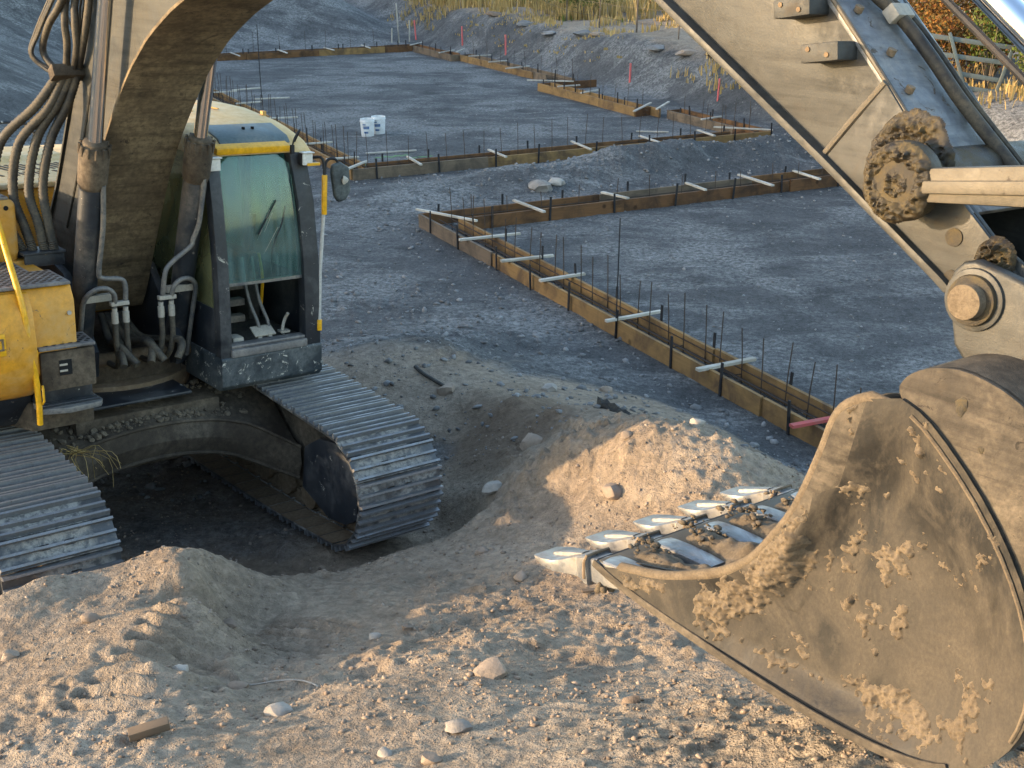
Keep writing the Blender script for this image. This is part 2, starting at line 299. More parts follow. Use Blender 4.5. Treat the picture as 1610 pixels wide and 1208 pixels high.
# ---------------------------------------------------------------- mesh helpers
class MB:
    def __init__(s): s.v = []; s.f = []
    def add(s, vs, fs):
        o = len(s.v); s.v += [tuple(map(float, p)) for p in vs]; s.f += [tuple(o + i for i in f) for f in fs]; return s
    def box(s, c, d, rot=None):
        hx, hy, hz = d[0] / 2, d[1] / 2, d[2] / 2
        P = [Vector((x, y, z)) for x in (-hx, hx) for y in (-hy, hy) for z in (-hz, hz)]
        if rot is not None: P = [rot @ p for p in P]
        P = [p + Vector(c) for p in P]
        return s.add(P, [(0, 1, 3, 2), (4, 6, 7, 5), (0, 4, 5, 1), (2, 3, 7, 6), (0, 2, 6, 4), (1, 5, 7, 3)])
    def box2(s, a, b): return s.box([(a[i] + b[i]) / 2 for i in range(3)], [abs(b[i] - a[i]) for i in range(3)])
    def prism(s, poly, l0, l1):
        """polygon in the (f,u) plane extruded across l"""
        n = len(poly); V = [(f, l0, u) for f, u in poly] + [(f, l1, u) for f, u in poly]
        F = [tuple(range(n)), tuple(range(2 * n - 1, n - 1, -1))] + [(i, n + i, n + (i + 1) % n, (i + 1) % n) for i in range(n)]
        return s.add(V, F)
    def prism_f(s, poly, f0, f1):
        """polygon in the (l,u) plane extruded along f"""
        n = len(poly); V = [(f0, l, u) for l, u in poly] + [(f1, l, u) for l, u in poly]
        F = [tuple(range(n)), tuple(range(2 * n - 1, n - 1, -1))] + [(i, n + i, n + (i + 1) % n, (i + 1) % n) for i in range(n)]
        return s.add(V, F)
    def prism_z(s, poly, z0, z1):
        n = len(poly); V = [(x, y, z0) for x, y in poly] + [(x, y, z1) for x, y in poly]
        F = [tuple(range(n)), tuple(range(2 * n - 1, n - 1, -1))] + [(i, n + i, n + (i + 1) % n, (i + 1) % n) for i in range(n)]
        return s.add(V, F)
    def tube(s, pts, r, seg=10, cap=True):
        P = [Vector(p) for p in pts]; n = len(P); rs = r if isinstance(r, (list, tuple)) else [r] * n
        V = []; up = None
        for i in range(n):
            t = (P[min(i + 1, n - 1)] - P[max(i - 1, 0)]).normalized()
            if up is None: up = t.orthogonal().normalized()
            up = (up - t * up.dot(t)).normalized(); sd_ = t.cross(up)
            for k in range(seg):
                a = 2 * math.pi * k / seg; V.append(P[i] + (up * math.cos(a) + sd_ * math.sin(a)) * rs[i])
        F = [(i * seg + k, i * seg + (k + 1) % seg, (i + 1) * seg + (k + 1) % seg, (i + 1) * seg + k) for i in range(n - 1) for k in range(seg)]
        if cap: F += [tuple(range(seg - 1, -1, -1)), tuple((n - 1) * seg + k for k in range(seg))]
        return s.add(V, F)
    def cyl(s, a, b, r, seg=20): return s.tube([a, b], r, seg)
    def rock(s, c, d, r_, sub=1):
        V, F = ICO[sub]; rot = Matrix.Rotation(r_.uniform(0, 6.3), 3, 'Z') @ Matrix.Rotation(r_.uniform(0, 6.3), 3, 'X')
        ph = [r_.uniform(0, 6.3) for _ in range(6)]
        pl = []
        for _ in range(11 if sub > 1 else 0):
            q = Vector((r_.gauss(0, 1), r_.gauss(0, 1), r_.gauss(0, 1))).normalized(); pl.append((q, r_.uniform(.62, .95)))
        out = []
        for v in V:
            k = 1 + .22 * math.sin(3.1 * v[0] + ph[0]) * math.cos(2.7 * v[1] + ph[1]) + .16 * math.sin(5 * v[2] + ph[2] + 2 * v[0]) + .08 * math.sin(9 * v[1] + ph[3])
            p = rot @ Vector(v) * k
            for q, dd in pl:
                e_ = p.dot(q) - dd
                if e_ > 0: p = p - q * e_ * .93
            if sub > 1: p = p * (1 + .02 * math.sin(17 * p.x + ph[4]) * math.sin(15 * p.y + ph[5]))
            out.append((c[0] + p.x * d[0], c[1] + p.y * d[1], c[2] + p.z * d[2]))
        return s.add(out, F)
    def mesh(s, name, bevel=0, seg=2):
        me = bpy.data.meshes.new(name); me.from_pydata(s.v, [], s.f)
        bm = bmesh.new(); bm.from_mesh(me)
        bmesh.ops.recalc_face_normals(bm, faces=bm.faces)
        if bevel > 0:
            ed = [e for e in bm.edges if len(e.link_faces) == 2 and e.calc_face_angle(0) > .6]
            bmesh.ops.bevel(bm, geom=ed, offset=bevel, segments=seg, profile=.6, affect='EDGES', clamp_overlap=True)
        bm.to_mesh(me); bm.free(); return me
    def build(s, name, mat, parent=None, bevel=0, smooth=True, ang=38, seg=2):
        me = s.mesh(name, bevel, seg)
        return link(name, me, mat, parent, smooth, ang)

def link(name, me, mat, parent=None, smooth=True, ang=38):
    o = bpy.data.objects.new(name, me); COL.objects.link(o)
    if mat is not None and len(me.materials) == 0: me.materials.append(M[mat] if isinstance(mat, str) else mat)
    if smooth and len(me.polygons):
        me.polygons.foreach_set('use_smooth', [True] * len(me.polygons))
        me.set_sharp_from_angle(angle=math.radians(ang))
    if parent is not None: o.parent = parent
    return o

def ico(sub):
    bm = bmesh.new(); bmesh.ops.create_icosphere(bm, subdivisions=sub, radius=1)
    V = [tuple(v.co) for v in bm.verts]; F = [tuple(v.index for v in f.verts) for f in bm.faces]; bm.free(); return V, F
ICO = {1: ico(1), 2: ico(2), 3: ico(3)}

def tag(o, label, cat, group=None):
    o['label'] = label; o['category'] = cat
    if group: o['group'] = group
    return o
def empty(name, loc=(0, 0, 0), rz=0):
    o = bpy.data.objects.new(name, None); COL.objects.link(o); o.location = loc; o.rotation_euler = (0, 0, rz); o.empty_display_size = .2
    return o
def spline(pts, n=8):
    P = [Vector(p) for p in pts]; out = []
    for i in range(len(P) - 1):
        p0, p1, p2, p3 = P[max(i - 1, 0)], P[i], P[i + 1], P[min(i + 2, len(P) - 1)]
        for k in range(n):
            t = k / n; out.append(.5 * ((2 * p1) + (p2 - p0) * t + (2 * p0 - 5 * p1 + 4 * p2 - p3) * t * t + (3 * p1 - p0 - 3 * p2 + p3) * t ** 3))
    out.append(P[-1]); return out

# ---------------------------------------------------------------- terrain
# heights of the dug-over ground in metres above the gravel pads (x, y, z)
GROUND = [
    (-2.86,8.86,-0.1), (-2.38,8.6,-0.08), (-1.93,8.14,0), (-1.77,8.54,-0.05), (-1.32,7.89,0.08), (-0.96,7.97,0.12), (-0.51,8.43,0.12), (-0.76,7.82,0.2),
    (-2.89,6.03,0.88), (-2.64,5.98,0.95), (-2.42,5.92,0.88), (-2.22,5.96,0.88), (-2.09,6.13,0.92), (-1.88,6.21,0.97), (-1.74,6.33,0.85), (-1.57,6.55,0.62),
    (-1.44,6.81,0.42), (-2.1,4.12,1.12), (-1.49,3.89,1.3), (-1.01,3.92,1.28), (-0.5,3.82,1.36), (-0.01,3.66,1.48), (0.43,3.51,1.6), (0.84,3.36,1.72),
    (1.23,3.26,1.8), (1.63,3.19,1.86), (-2.52,5.11,0.93), (-2.05,4.97,1.03), (-1.84,5.28,1.04), (-1.64,4.71,1.1), (-1.8,5.72,0.88), (-1.61,5.85,0.64),
    (-1.21,5.6,0.66), (-0.9,5.57,0.72), (-1.71,6.02,0.74), (-1.13,6.14,0.6), (-0.63,5.66,0.76), (-0.58,5.09,0.98), (-1.31,4.64,1.05), (-1.05,4.75,1),
    (-0.93,4.93,0.95), (-0.68,4.52,1.2), (-0.41,4.59,1.17), (-0.72,4.34,1.2), (-1.35,4.25,1.2), (-1.78,4.33,1.14), (-0.44,7.04,0.36), (-0.84,6.89,0.4),
    (-1.16,7.14,0.3), (-0.02,7.01,0.47), (0.17,6.36,0.62), (0.49,5.6,0.88), (0.73,4.83,1.12), (-0.35,5.57,0.82), (-0.02,5.51,0.86), (-0.2,6.15,0.66),
    (0.27,4.65,1.14), (0.75,4.08,1.42), (-0.13,4.72,1.16), (0.25,5.38,0.9), (-1.57,7.73,0.12), (-0.69,7.54,0.25), (-1.08,7.46,0.22), (1.08,7.77,1.08),
    (1.47,7.49,1.08), (0.85,7.71,1.02), (0.72,8.17,0.93), (0.43,8,0.82), (0.25,8.05,0.62), (0.58,7.46,0.66), (0.81,7.16,0.72), (1.2,7.06,0.95),
    (1.5,7.14,0.98), (2.03,7.93,0.6), (2.34,8.44,0.25), (2.62,9.02,0.05), (2.66,8.58,0.1), (1.22,11.22,0.03), (1.78,10.72,0), (2.51,9.44,0),
    (0.96,6.7,0.78), (0.73,6.35,0.8), (0.28,7.4,0.5), (-0.11,7.66,0.36), (-0.36,8.38,0.2), (1.31,6.47,0.9), (1.74,5.92,1), (-0.44,9.59,0.08),
    (-0.34,9.98,0.15), (-0.6,10.26,0.22), (0.13,9.41,0.45), (-0.08,9.11,0.35), (-0.26,10.32,0.32), (0.2,10.37,0.3), (-0.95,11.03,0.3), (-1.56,11.57,0.32),
    (-0.73,11.61,0.36), (-1.17,11.45,0.38), (-1.47,13.07,0.04), (-0.76,13.15,0.05), (-0.03,11.95,0.1), (0.59,11.16,0.12), (0.74,9.69,0.45), (0.4,9.55,0.45),
    (-1.65,14.84,0), (-0.89,15.73,0), (-2.37,18.23,0), (-1.36,16.37,0), (0.33,13.54,0), (-2.01,13.97,0.02), (0.98,12.23,0), (-1.87,19.08,0),
    (-2.96,20.5,0), (-5.31,16.37,0), (-5.95,13.54,0), (-8.68,20.5,0), (-7.36,23.37,0), (-4.24,10.69,-0.02), (-3.23,11.47,0), (-2.54,12.23,0),
    (-1.76,6.03,1), (-1.71,5.67,1.03), (-1.80,5.27,1.07), (-1.69,4.85,1.11), (-1.73,6.16,0.74), (-1.79,5.76,0.76), (-1.64,5.16,0.9), (-1.99,5.37,1.02), (-2.23,5.39,0.97), (-2.52,5.53,0.9), (-1.89,4.66,1.07), (-1.51,6.21,0.58), (-1.38,5.91,0.6), (-0.65,5.22,0.93), (-0.66,5.03,0.95), (-0.54,4.79,1.1), (-0.31,4.78,1.12), (1.45,7.36,1.06), (1.63,7.60,0.93), (0.92,7.50,0.95), (0.43,7.88,0.6), (0.18,9.08,0.42), (-0.48,7.73,0.22), (-0.81,7.46,0.27), (1.69,7.48,1), (1.92,7.63,0.82), (1.71,7.26,0.9), (-0.03,9.79,0.5), (0.39,9.36,0.62), (0.87,7.89,1.05), (0,1.5,2.2), (0,-4,2.6), (-3,2,1.3), (3,2,1.9), (-4,4.5,.72), (-5,7,.6), (-7,4,.8), (-6,-1,1.3), (5,4,1.4), (6,7,.6), (8,3,1.3), (4,-3,2.4),
    (2.2,4.6,1.35), (3,6,1.0), (3.2,7.5,.5), (4.5,8,.1), (6,10,0), (9,8,.2), (-7,10,.15), (-5,9,.2), (-5,11,0), (-9,14,0), (0,2.6,1.85), (1.5,2.8,1.75), (-1.5,2.8,1.45)]

def hsh(ix, iy, seed):
    n = (ix.astype(np.int64) * 374761393 + iy.astype(np.int64) * 668265263 + seed * 974634777) & 0x7fffffff
    n = ((n ^ (n >> 13)) * 1274126177) & 0x7fffffff
    n = ((n ^ (n >> 16)) * 668265263) & 0x7fffffff
    return (n & 0xffff) / 65535.0
def vnoise(x, y, seed=0):
    ix = np.floor(x); iy = np.floor(y); fx = x - ix; fy = y - iy
    fx = fx * fx * fx * (fx * (fx * 6 - 15) + 10); fy = fy * fy * fy * (fy * (fy * 6 - 15) + 10)
    a = hsh(ix, iy, seed); b = hsh(ix + 1, iy, seed); c_ = hsh(ix, iy + 1, seed); d = hsh(ix + 1, iy + 1, seed)
    return (a + (b - a) * fx) * (1 - fy) + (c_ + (d - c_) * fx) * fy - .5
def fbm(x, y, oct=4, gain=.5, seed=0):
    s = 0; a = 1.
    for i in range(oct):
        s = s + a * vnoise(x * .8 - y * .6 + i * 17.3, x * .6 + y * .8 - i * 9.1, seed + i); x = x * 2.03; y = y * 2.03; a *= gain
    return s
def sstep(a, b, x):
    t = np.clip((x - a) / (b - a), 0, 1); return t * t * (3 - 2 * t)

G_ = np.array(GROUND); MQ = .10
_d = np.sqrt(((G_[:, None, :2] - G_[None, :, :2]) ** 2).sum(2) + MQ * MQ)
_A = np.zeros((len(G_) + 1,) * 2); _A[:-1, :-1] = _d + np.eye(len(G_)) * -.02; _A[-1, :-1] = 1; _A[:-1, -1] = 1
_w = np.linalg.solve(_A, np.append(G_[:, 2], 0))
def rbf(x, y):
    out = np.full(x.shape, _w[-1])
    for (gx, gy, _), w in zip(GROUND, _w[:-1]): out += w * np.sqrt((x - gx) ** 2 + (y - gy) ** 2 + MQ * MQ)
    return out
KX, KY = -1.37, 17.96; E1 = (.447, -.894); E2 = (.894, .447)       # corner of the near footing and its two directions
def to_st(x, y): return (x - KX) * E1[0] + (y - KY) * E1[1], (x - KX) * E2[0] + (y - KY) * E2[1]
def to_xy(s, t): return KX + s * E1[0] + t * E2[0], KY + s * E1[1] + t * E2[1]
MO = (-3.167, 8.757, .06)                                            # excavator origin
MR = np.array([[.63677, .76987, .04266], [-.77096, .63486, .05079], [.01202, -.06523, .99780]])

def height(x, y, detail=True):
    x = np.atleast_1d(np.asarray(x, float)); y = np.atleast_1d(np.asarray(y, float))
    s, t = to_st(x, y)
    pad = np.where(s > -1, sstep(-.75, -.2, t), 0)                   # near pad side of the form
    far = sstep(12.6, 15.5, y)
    near = (1 - pad) * (1 - far) * sstep(-11, -6.5, x)
    bx = np.clip(x, -9, 9); by = np.clip(y, -5, 18)
    z = rbf(bx, by) * near
    z = np.clip(z, -.3, 2.8)
    # berm of spoil between the two pads
    berm = .39 * np.exp(-((s + 2.1) / .75) ** 2) * sstep(.2, 4.2, t) * (1 + .5 * fbm(x * .9, y * .9, 3, .5, 3))
    berm = berm + .16 * np.exp(-((s + 2.1) / .7) ** 2 - ((t - .2) / 1.2) ** 2)
    # cut bank and field behind the far pad
    t0 = 9.3 + 1.35 * sstep(0, -5, s) + .55 * fbm(s * .35, t * .1, 3, .5, 5)
    bank = 1.12 * sstep(t0, t0 + 1.7, t) * (1 + .25 * fbm(x * .5, y * .5, 2, .5, 31)) + np.maximum(0, t - t0 - 1.5) * .03
    back = 1.5 * sstep(0, 6, -24.8 - s) * (1 - sstep(8, 12, t)) + np.maximum(0, -27 - s) * .05
    # hillside on the left; its unseen crest is shaped to set the shadow line
    x0 = -9. - 5 * sstep(26, 42, y) + .6 * fbm(y * .25, x * .1, 2, .5, 9)
    R = np.interp(y, [-30, -4, 1.2, 3.2, 3.8, 4.7, 6.6, 12, 28, 45], [1.8, 1.9, 2.0, 2.5, 3.6, 5.4, 4.9, 5.6, 6.8, 7.8]) + .22 * fbm(y * .6, 1.7 + 0 * y, 3, .5, 12)
    hill = np.minimum(np.maximum(0, x0 - x) * .42, R)
    z = z + berm + bank + back * (x > -40) + hill
    if detail:
        # rough dug soil in front, finer gravel on the pads
        onpad = np.where((s > .55) & (t > .45), 1., 0.) + np.where((s < -4.1) & (s > -23) & (t > .7) & (t < 8.3), 1., 0.)
        ruf = np.clip(near * 1.2, 0, 1); mid = np.clip(berm * 3 + (bank > .05) * .9 * (bank < 1.05) + (hill > 0) * .4, 0, 1)
        k = np.clip(ruf + mid, 0, 1) * (1 - onpad)
        sm = sstep(-.02, .22, fbm(x * .8 + 4, y * .8, 3, .5, 40) + .12)          # smoother trampled patches
        amp = .72 * k * (1 - .75 * sm) * (1 + 1.5 * sstep(1.1, .3, np.hypot((x - .25) / .8, (y - 8.6) / 1.1)))
        for (cx, cy, hw, hl, ax, ay, pitch, dep) in PRINTS:
            dx, dy = x - cx, y - cy; amp = amp * (1 - .6 * sstep(hl, hl * .7, np.abs(dx * ax + dy * ay)) * sstep(hw, hw * .7, np.abs(-dx * ay + dy * ax)))
        z = z + amp * (.05 * fbm(x * 1.9, y * 1.9, 3, .5, 1) + .045 * np.abs(fbm(x * 5.3, y * 5.3, 3, .55, 2)) + .026 * fbm(x * 12, y * 12, 2, .6, 4) + .022 * np.maximum(0, fbm(x * 21, y * 21, 2, .6, 14)) + .012 * fbm(x * 33, y * 33, 1, .6, 15))
        cl = np.maximum(0, fbm(x * 6.5, y * 6.5, 2, .5, 21) - .12)
        z = z + amp * .11 * cl
        z = z + .012 * fbm(x * 2.2, y * 2.2, 4, .6, 6) + .007 * fbm(x * 17, y * 17, 3, .7, 7)
        # grouser prints left by the tracks
        for (cx, cy, hw, hl, ax, ay, pitch, dep) in PRINTS:
            dx, dy = x - cx, y - cy; a = dx * ax + dy * ay; b = -dx * ay + dy * ax
            w = sstep(hl, hl * .75, np.abs(a)) * sstep(hw, hw * .8, np.abs(b))
            sw = (a / pitch + .9 * fbm(x * 2.3, y * 2.3, 3, .5, 50)) % 1
            z = z + w * dep * (np.where(sw < .28, 1 - sw / .28, (sw - .28) / .72 * .9) - .6) * np.clip(1.6 * (vnoise(x * 3.3, y * 3.3, 61) + .42), 0, 1.3)
        # ground pressed under the excavator's tracks and the scooped hollow between them
        px, py = x - MO[0], y - MO[1]; f = px * MR[0, 0] + py * MR[1, 0]; l = px * MR[0, 1] + py * MR[1, 1]
        on = sstep(2.5, 2.2, np.abs(f)) * sstep(2.05, 1.75, np.abs(l))
        tz = MO[2] + MR[2, 0] * f + MR[2, 1] * l - .015
        cap = tz - .07 * sstep(.75, .55, np.abs(l))
        cap = cap + .03 * fbm(x * 5, y * 5, 3, .6, 71)
        z = z * (1 - on) + np.minimum(z, cap) * on
    return z
# (x, y, half width, half length, direction, pitch, depth)
PRINTS = [(-1.72, 5.0, .24, .62, .17, .985, .125, .10), (-1.22, 5.70, .30, .42, .30, .954, .10, .08), (.55, 4.5, .35, .5, .26, .965, .105, .03), (-.9, 7.1, .3, .35, .3, .954, .10, .03)]
def gz(x, y): return float(height(x, y)[0])

def axis(parts):
    out = [parts[0][0]]
    for a, b, st_ in parts:
        n = max(1, int(round((b - a) / st_))); out += list(a + (b - a) * (np.arange(n) + 1) / n)
    return np.array(out)
ax_ = axis([(-140, -40, 12), (-40, -14, 1.2), (-14, -6, .25), (-6, -3.2, .07), (-3.2, 2.6, .0135), (2.6, 6, .06), (6, 14, .16), (14, 30, 1.), (30, 150, 12)])
ay_ = axis([(-60, -4, 8), (-4, 3.2, .35), (3.2, 6.8, .0135), (6.8, 9.6, .02), (9.6, 14, .05), (14, 27, .1), (27, 46, .2), (46, 62, .6), (62, 250, 14)])
XX, YY = np.meshgrid(ax_, ay_)
ZZ = height(XX.ravel(), YY.ravel()).reshape(XX.shape)
nx, ny = len(ax_), len(ay_)
co = np.stack([XX, YY, ZZ], -1).reshape(-1, 3).astype(np.float32)
i0 = (np.arange(ny - 1)[:, None] * nx + np.arange(nx - 1)[None, :]).ravel()
fc = np.stack([i0, i0 + 1, i0 + nx + 1, i0 + nx], 1).astype(np.int32)
me = bpy.data.meshes.new('ground'); me.vertices.add(len(co)); me.vertices.foreach_set('co', co.ravel())
me.loops.add(fc.size); me.loops.foreach_set('vertex_index', fc.ravel())
me.polygons.add(len(fc)); me.polygons.foreach_set('loop_start', np.arange(len(fc), dtype=np.int32) * 4)
me.update(calc_edges=True)
me.polygons.foreach_set('use_smooth', np.ones(len(fc), dtype=bool))
S_, T_ = to_st(XX.ravel(), YY.ravel()); xr, yr, zr = XX.ravel(), YY.ravel(), ZZ.ravel()
base = height(xr, yr, False)
pxx, pyy = xr - MO[0], yr - MO[1]
fm = pxx * MR[0, 0] + pyy * MR[1, 0]; lm = pxx * MR[0, 1] + pyy * MR[1, 1]
padm = np.where(S_ > -1, sstep(-.75, -.2, T_), 0)
tan = (1 - padm) * (1 - sstep(11.2, 13.2, yr + .7 * fbm(xr * .8, yr * .8, 3, .5, 81))) * sstep(-.02, .28, base + .25 * fbm(xr, yr, 3, .5, 82) + .1 * sstep(10, 6, yr))
tan = np.maximum(tan, sstep(6.6, 5.6, yr)) * (1 - .35 * sstep(9, 12, yr))
field = sstep(11.3, 12.6, T_ - 1.35 * (sstep(0, -5, S_) - 1) * 1)
tan = np.maximum(tan, field * np.where(S_ > -7, .35, .75))
dark_soil = .85 * sstep(1.1, .2, np.hypot((xr + .05) / 1.0, (yr - 9.4) / 1.4)) + .6 * sstep(2.6, 1.6, np.hypot(fm / 1.1, lm))  # damp side of the pile, plus darker soil under the machine
dark_soil = np.clip(dark_soil, 0, 1)
green = np.zeros_like(tan)
for (a, b, c_, d) in ((-4.9, 1.35, .5, .07), (-4.75, 1.9, .07, .45), (-5.5, 1.7, .4, .06), (-5.2, 2.2, .25, .05)):
    green = np.maximum(green, sstep(1, .6, np.abs((S_ - a) / d)) * sstep(1, .7, np.abs((T_ - b) / c_)))
col = np.stack([tan, dark_soil, green, np.ones_like(tan)], 1).astype(np.float32)
at_ = me.color_attributes.new('soil', 'FLOAT_COLOR', 'POINT'); at_.data.foreach_set('color', col.ravel())
ground = link('ground', me, 'soil', None, False); ground['kind'] = 'structure'

# ---------------------------------------------------------------- loose stones
def pebbles(name, mat, n, gen, label, cat):
    V, F = ICO[1]; V = np.array(V, np.float32); F = np.array(F, np.int32)
    r_ = np.random.RandomState(hash(name) % 1000 if False else len(name) * 13 + n % 97)
    P, sz = gen(r_)
    n = len(P); zz = height(P[:, 0], P[:, 1])
    a = r_.uniform(0, 6.283, n); b = r_.uniform(-.7, .7, n)
    sc = np.stack([sz * r_.uniform(.8, 1.6, n), sz * r_.uniform(.6, 1.1, n), sz * r_.uniform(.45, .9, n)], 1)
    vv = V[None] * (1 + r_.uniform(-.42, .35, (n, len(V), 1))) * sc[:, None]
    ca, sa, cb_, sb = np.cos(a)[:, None], np.sin(a)[:, None], np.cos(b)[:, None], np.sin(b)[:, None]
    x, y, z = vv[..., 0], vv[..., 1], vv[..., 2]
    y, z = y * cb_ - z * sb, y * sb + z * cb_
    x, y = x * ca - y * sa, x * sa + y * ca
    co = np.stack([x + P[:, :1], y + P[:, 1:2], z + zz[:, None] + sz[:, None] * .2], -1).reshape(-1, 3)
    ff = (F[None] + (np.arange(n) * len(V))[:, None, None]).reshape(-1, 3).astype(np.int32)
    me = bpy.data.meshes.new(name); me.vertices.add(len(co)); me.vertices.foreach_set('co', co.astype(np.float32).ravel())
    me.loops.add(ff.size); me.loops.foreach_set('vertex_index', ff.ravel())
    me.polygons.add(len(ff)); me.polygons.foreach_set('loop_start', np.arange(len(ff), dtype=np.int32) * 3); me.update(calc_edges=True)
    o = link(name, me, mat, None, False); o['kind'] = 'stuff'; tag(o, label, cat); return o
def clear_of_machine(P):
    px, py = P[:, 0] - MO[0], P[:, 1] - MO[1]; f = px * MR[0, 0] + py * MR[1, 0]; l = px * MR[0, 1] + py * MR[1, 1]
    return ~((np.abs(f) < 2.15) & (np.abs(np.abs(l) - 1.2) < .36))
def gen_front(r_):
    n = 26000; P = np.stack([r_.uniform(-3.2, 2.6, n), 3.3 + (r_.uniform(0, 1, n) ** 1.5) * 6.2], 1)
    den = fbm(P[:, 0] * 1.1, P[:, 1] * 1.1, 3, .5, 90) + r_.uniform(-.45, .35, n); P = P[(den > .06) & clear_of_machine(P)]
    sz = .0034 + .013 * r_.uniform(0, 1, len(P)) ** 5; return P, sz
def gen_back(r_):
    n = 16000; P = np.stack([r_.uniform(-5, 8, n), r_.uniform(9, 30, n)], 1); s, t = to_st(P[:, 0], P[:, 1])
    ok = ((s > -3.3) & (s < -.2) & (t > .5)) | ((t < -.1) & (P[:, 1] < 15)) | (r_.uniform(0, 1, n) < .45); P = P[ok & clear_of_machine(P)]
    s, t = to_st(P[:, 0], P[:, 1]); pad = ((s > .5) & (t > .4)) | ((s < -4.1) & (t > .6)); sz = (.008 + .035 * r_.uniform(0, 1, len(P)) ** 4) * np.where(pad, .6, 1.); return P, sz
pebbles('gravel', 'stone_tan', 15000, gen_front, 'loose tan gravel and clods strewn over the foreground dirt', 'gravel')
pebbles('rubble', 'stone_grey', 9000, gen_back, 'grey rubble strewn over the spoil berm and beside the forms', 'rubble')

ROCKS = [(-.1, 4.73, .075, 'stone_tan', 'largest rounded tan stone on the lip of the foreground hollow'),
 (-1.03, 4.48, .055, 'stone_pale', 'pale oval stone at the foot of the hollow, between wood scrap and stones'),
 (-1.52, 5.63, .05, 'stone_tan', 'rusty brown cobble alone in the shaded side of the mound'),
 (.46, 20.27, .17, 'stone_pale', 'pale boulder at the foot of the spoil berm'),
 (.75, 20.5, .13, 'stone_pale', 'pale boulder beside the biggest one at the foot of the berm'),
 (.68, 7.41, .075, 'stone_tan', 'flat round stone set in the sunlit face of the dirt pile'),
 (.17, 8.89, .09, 'stone_tan', 'brown clod on the crumbling side of the dirt pile')]
for x, y, r, m_, lab in ROCKS:
    b = MB(); b.rock((x, y, gz(x, y) + r * .25), (r * 1.25, r, r * .75), rnd, 2); tag(b.build('rock', m_), lab, 'rock')
for x, y, r in [(-.74, 5.66, .035), (-.57, 5.72, .03), (-.31, 3.81, .035), (-.22, 4.12, .045), (-.14, 8.24, .07), (-.6, 10.5, .08), (-2.2, 5.5, .045), (-2.5, 5.2, .04), (.5, 4.3, .04), (.05, 6.6, .045), (-.5, 3.95, .03), (-1.3, 4.9, .04), (.8, 7.8, .04), (1.3, 7.9, .05), (-.2, 7.3, .045), (.35, 10.6, .07), (.9, 10.9, .06), (-1.6, 5.0, .035)]:
    b = MB(); b.rock((x, y, gz(x, y) + r * .25), (r * 1.25, r, r * .8), rnd, 2)
    tag(b.build('stone', rnd.choice(['stone_tan', 'stone_tan', 'stone_pale'])), 'fist sized loose stone lying on the dug dirt', 'stone', 'loose stones on the dug dirt')

# ---------------------------------------------------------------- excavator (local x forward, y to its left, z up)
EX = bpy.data.objects.new('excavator', None); COL.objects.link(EX)
mw = Matrix.Identity(4)
for i in range(3):
    for j in range(3): mw[i][j] = MR[i, j]
    mw[i][3] = MO[i]
EX.matrix_world = mw
tag(EX, 'yellow and dark grey crawler excavator with dirt caked bucket raised in front', 'excavator')

# --- tracks
GAUGE, SHW = 1.195, .70
def track_path():
    P = []
    ci, ri = Vector((1.83, .515)), .425
    cs, rs = Vector((-1.83, .50)), .46
    for k in range(31):                       # idler, from top to bottom
        a = math.radians(88 - 176 * k / 30); P.append(ci + Vector((math.cos(a), math.sin(a))) * ri)
    P += [Vector((1.2, .045)), Vector((.4, .02)), Vector((-.6, .0)), Vector((-1.3, .0))]
    for k in range(31):
        a = math.radians(-92 - 172 * k / 30); P.append(cs + Vector((math.cos(a), math.sin(a))) * rs)
    P += [Vector((-1.2, 1.0)), Vector((-.5, 1.03)), Vector((.1, 1.04)), Vector((.8, 1.0)), Vector((1.4, .965))]
    return P
TP = track_path()
def track_samples(n):
    P = TP + [TP[0]]; L = [0]
    for a, b in zip(P[:-1], P[1:]): L.append(L[-1] + (b - a).length)
    out = []
    for k in range(n):
        d = L[-1] * k / n; i = max(j for j in range(len(L)) if L[j] <= d); i = min(i, len(P) - 2)
        t = (d - L[i]) / max(1e-6, L[i + 1] - L[i]); p = P[i].lerp(P[i + 1], t)
        q0 = P[i]; q1 = P[i + 1]
        # smoothed tangent over one pitch
        e = L[-1] * .5 / n
        def at(dd):
            dd %= L[-1]; j = max(m for m in range(len(L)) if L[m] <= dd); j = min(j, len(P) - 2)
            return P[j].lerp(P[j + 1], (dd - L[j]) / max(1e-6, L[j + 1] - L[j]))
        tg = (at(d + e) - at(d - e)).normalized(); out.append((p, tg))
    return out, L[-1]
NSH = 53
samples, tlen = track_samples(NSH); PIT = tlen / NSH
# one shoe: x along the track, z outward, grousers on top, two clean-out slots
sb = MB(); hw = SHW / 2; hp = PIT / 2 - .004
for y0, y1 in ((-hw, -.105), (-.045, .045), (.105, hw)): sb.box2((-hp, y0, -.02), (hp, y1, -.002))
for y0, y1 in ((-.105, -.045), (.045, .105)):
    sb.box2((-hp, y0, -.021), (-.02, y1, -.003)); sb.box2((.014, y0, -.021), (hp, y1, -.003))
for gx, gh in ((-hp + .012, .034), (-.001, .028), (hp - .018, .034)):
    prof = [(gx - .012, -.004), (gx - .008, gh), (gx + .008, gh), (gx + .012, -.004)]
    sb.prism(prof, -hw, hw)
sb.box2((-hp + .02, -.13, -.035), (hp - .02, -.09, -.021)); sb.box2((-hp + .02, .09, -.035), (hp - .02, .13, -.021))
shoe_me = sb.mesh('track_shoe')
for k_ in ('track', 'grouser', 'rust_bounce'): shoe_me.materials.append(M[k_])
for pl_ in shoe_me.polygons:
    pl_.material_index = 2 if pl_.normal.z < -.5 else (1 if pl_.center.z > .004 else 0)  # inner faces take the brown that stands in for bounced light
lk = MB()
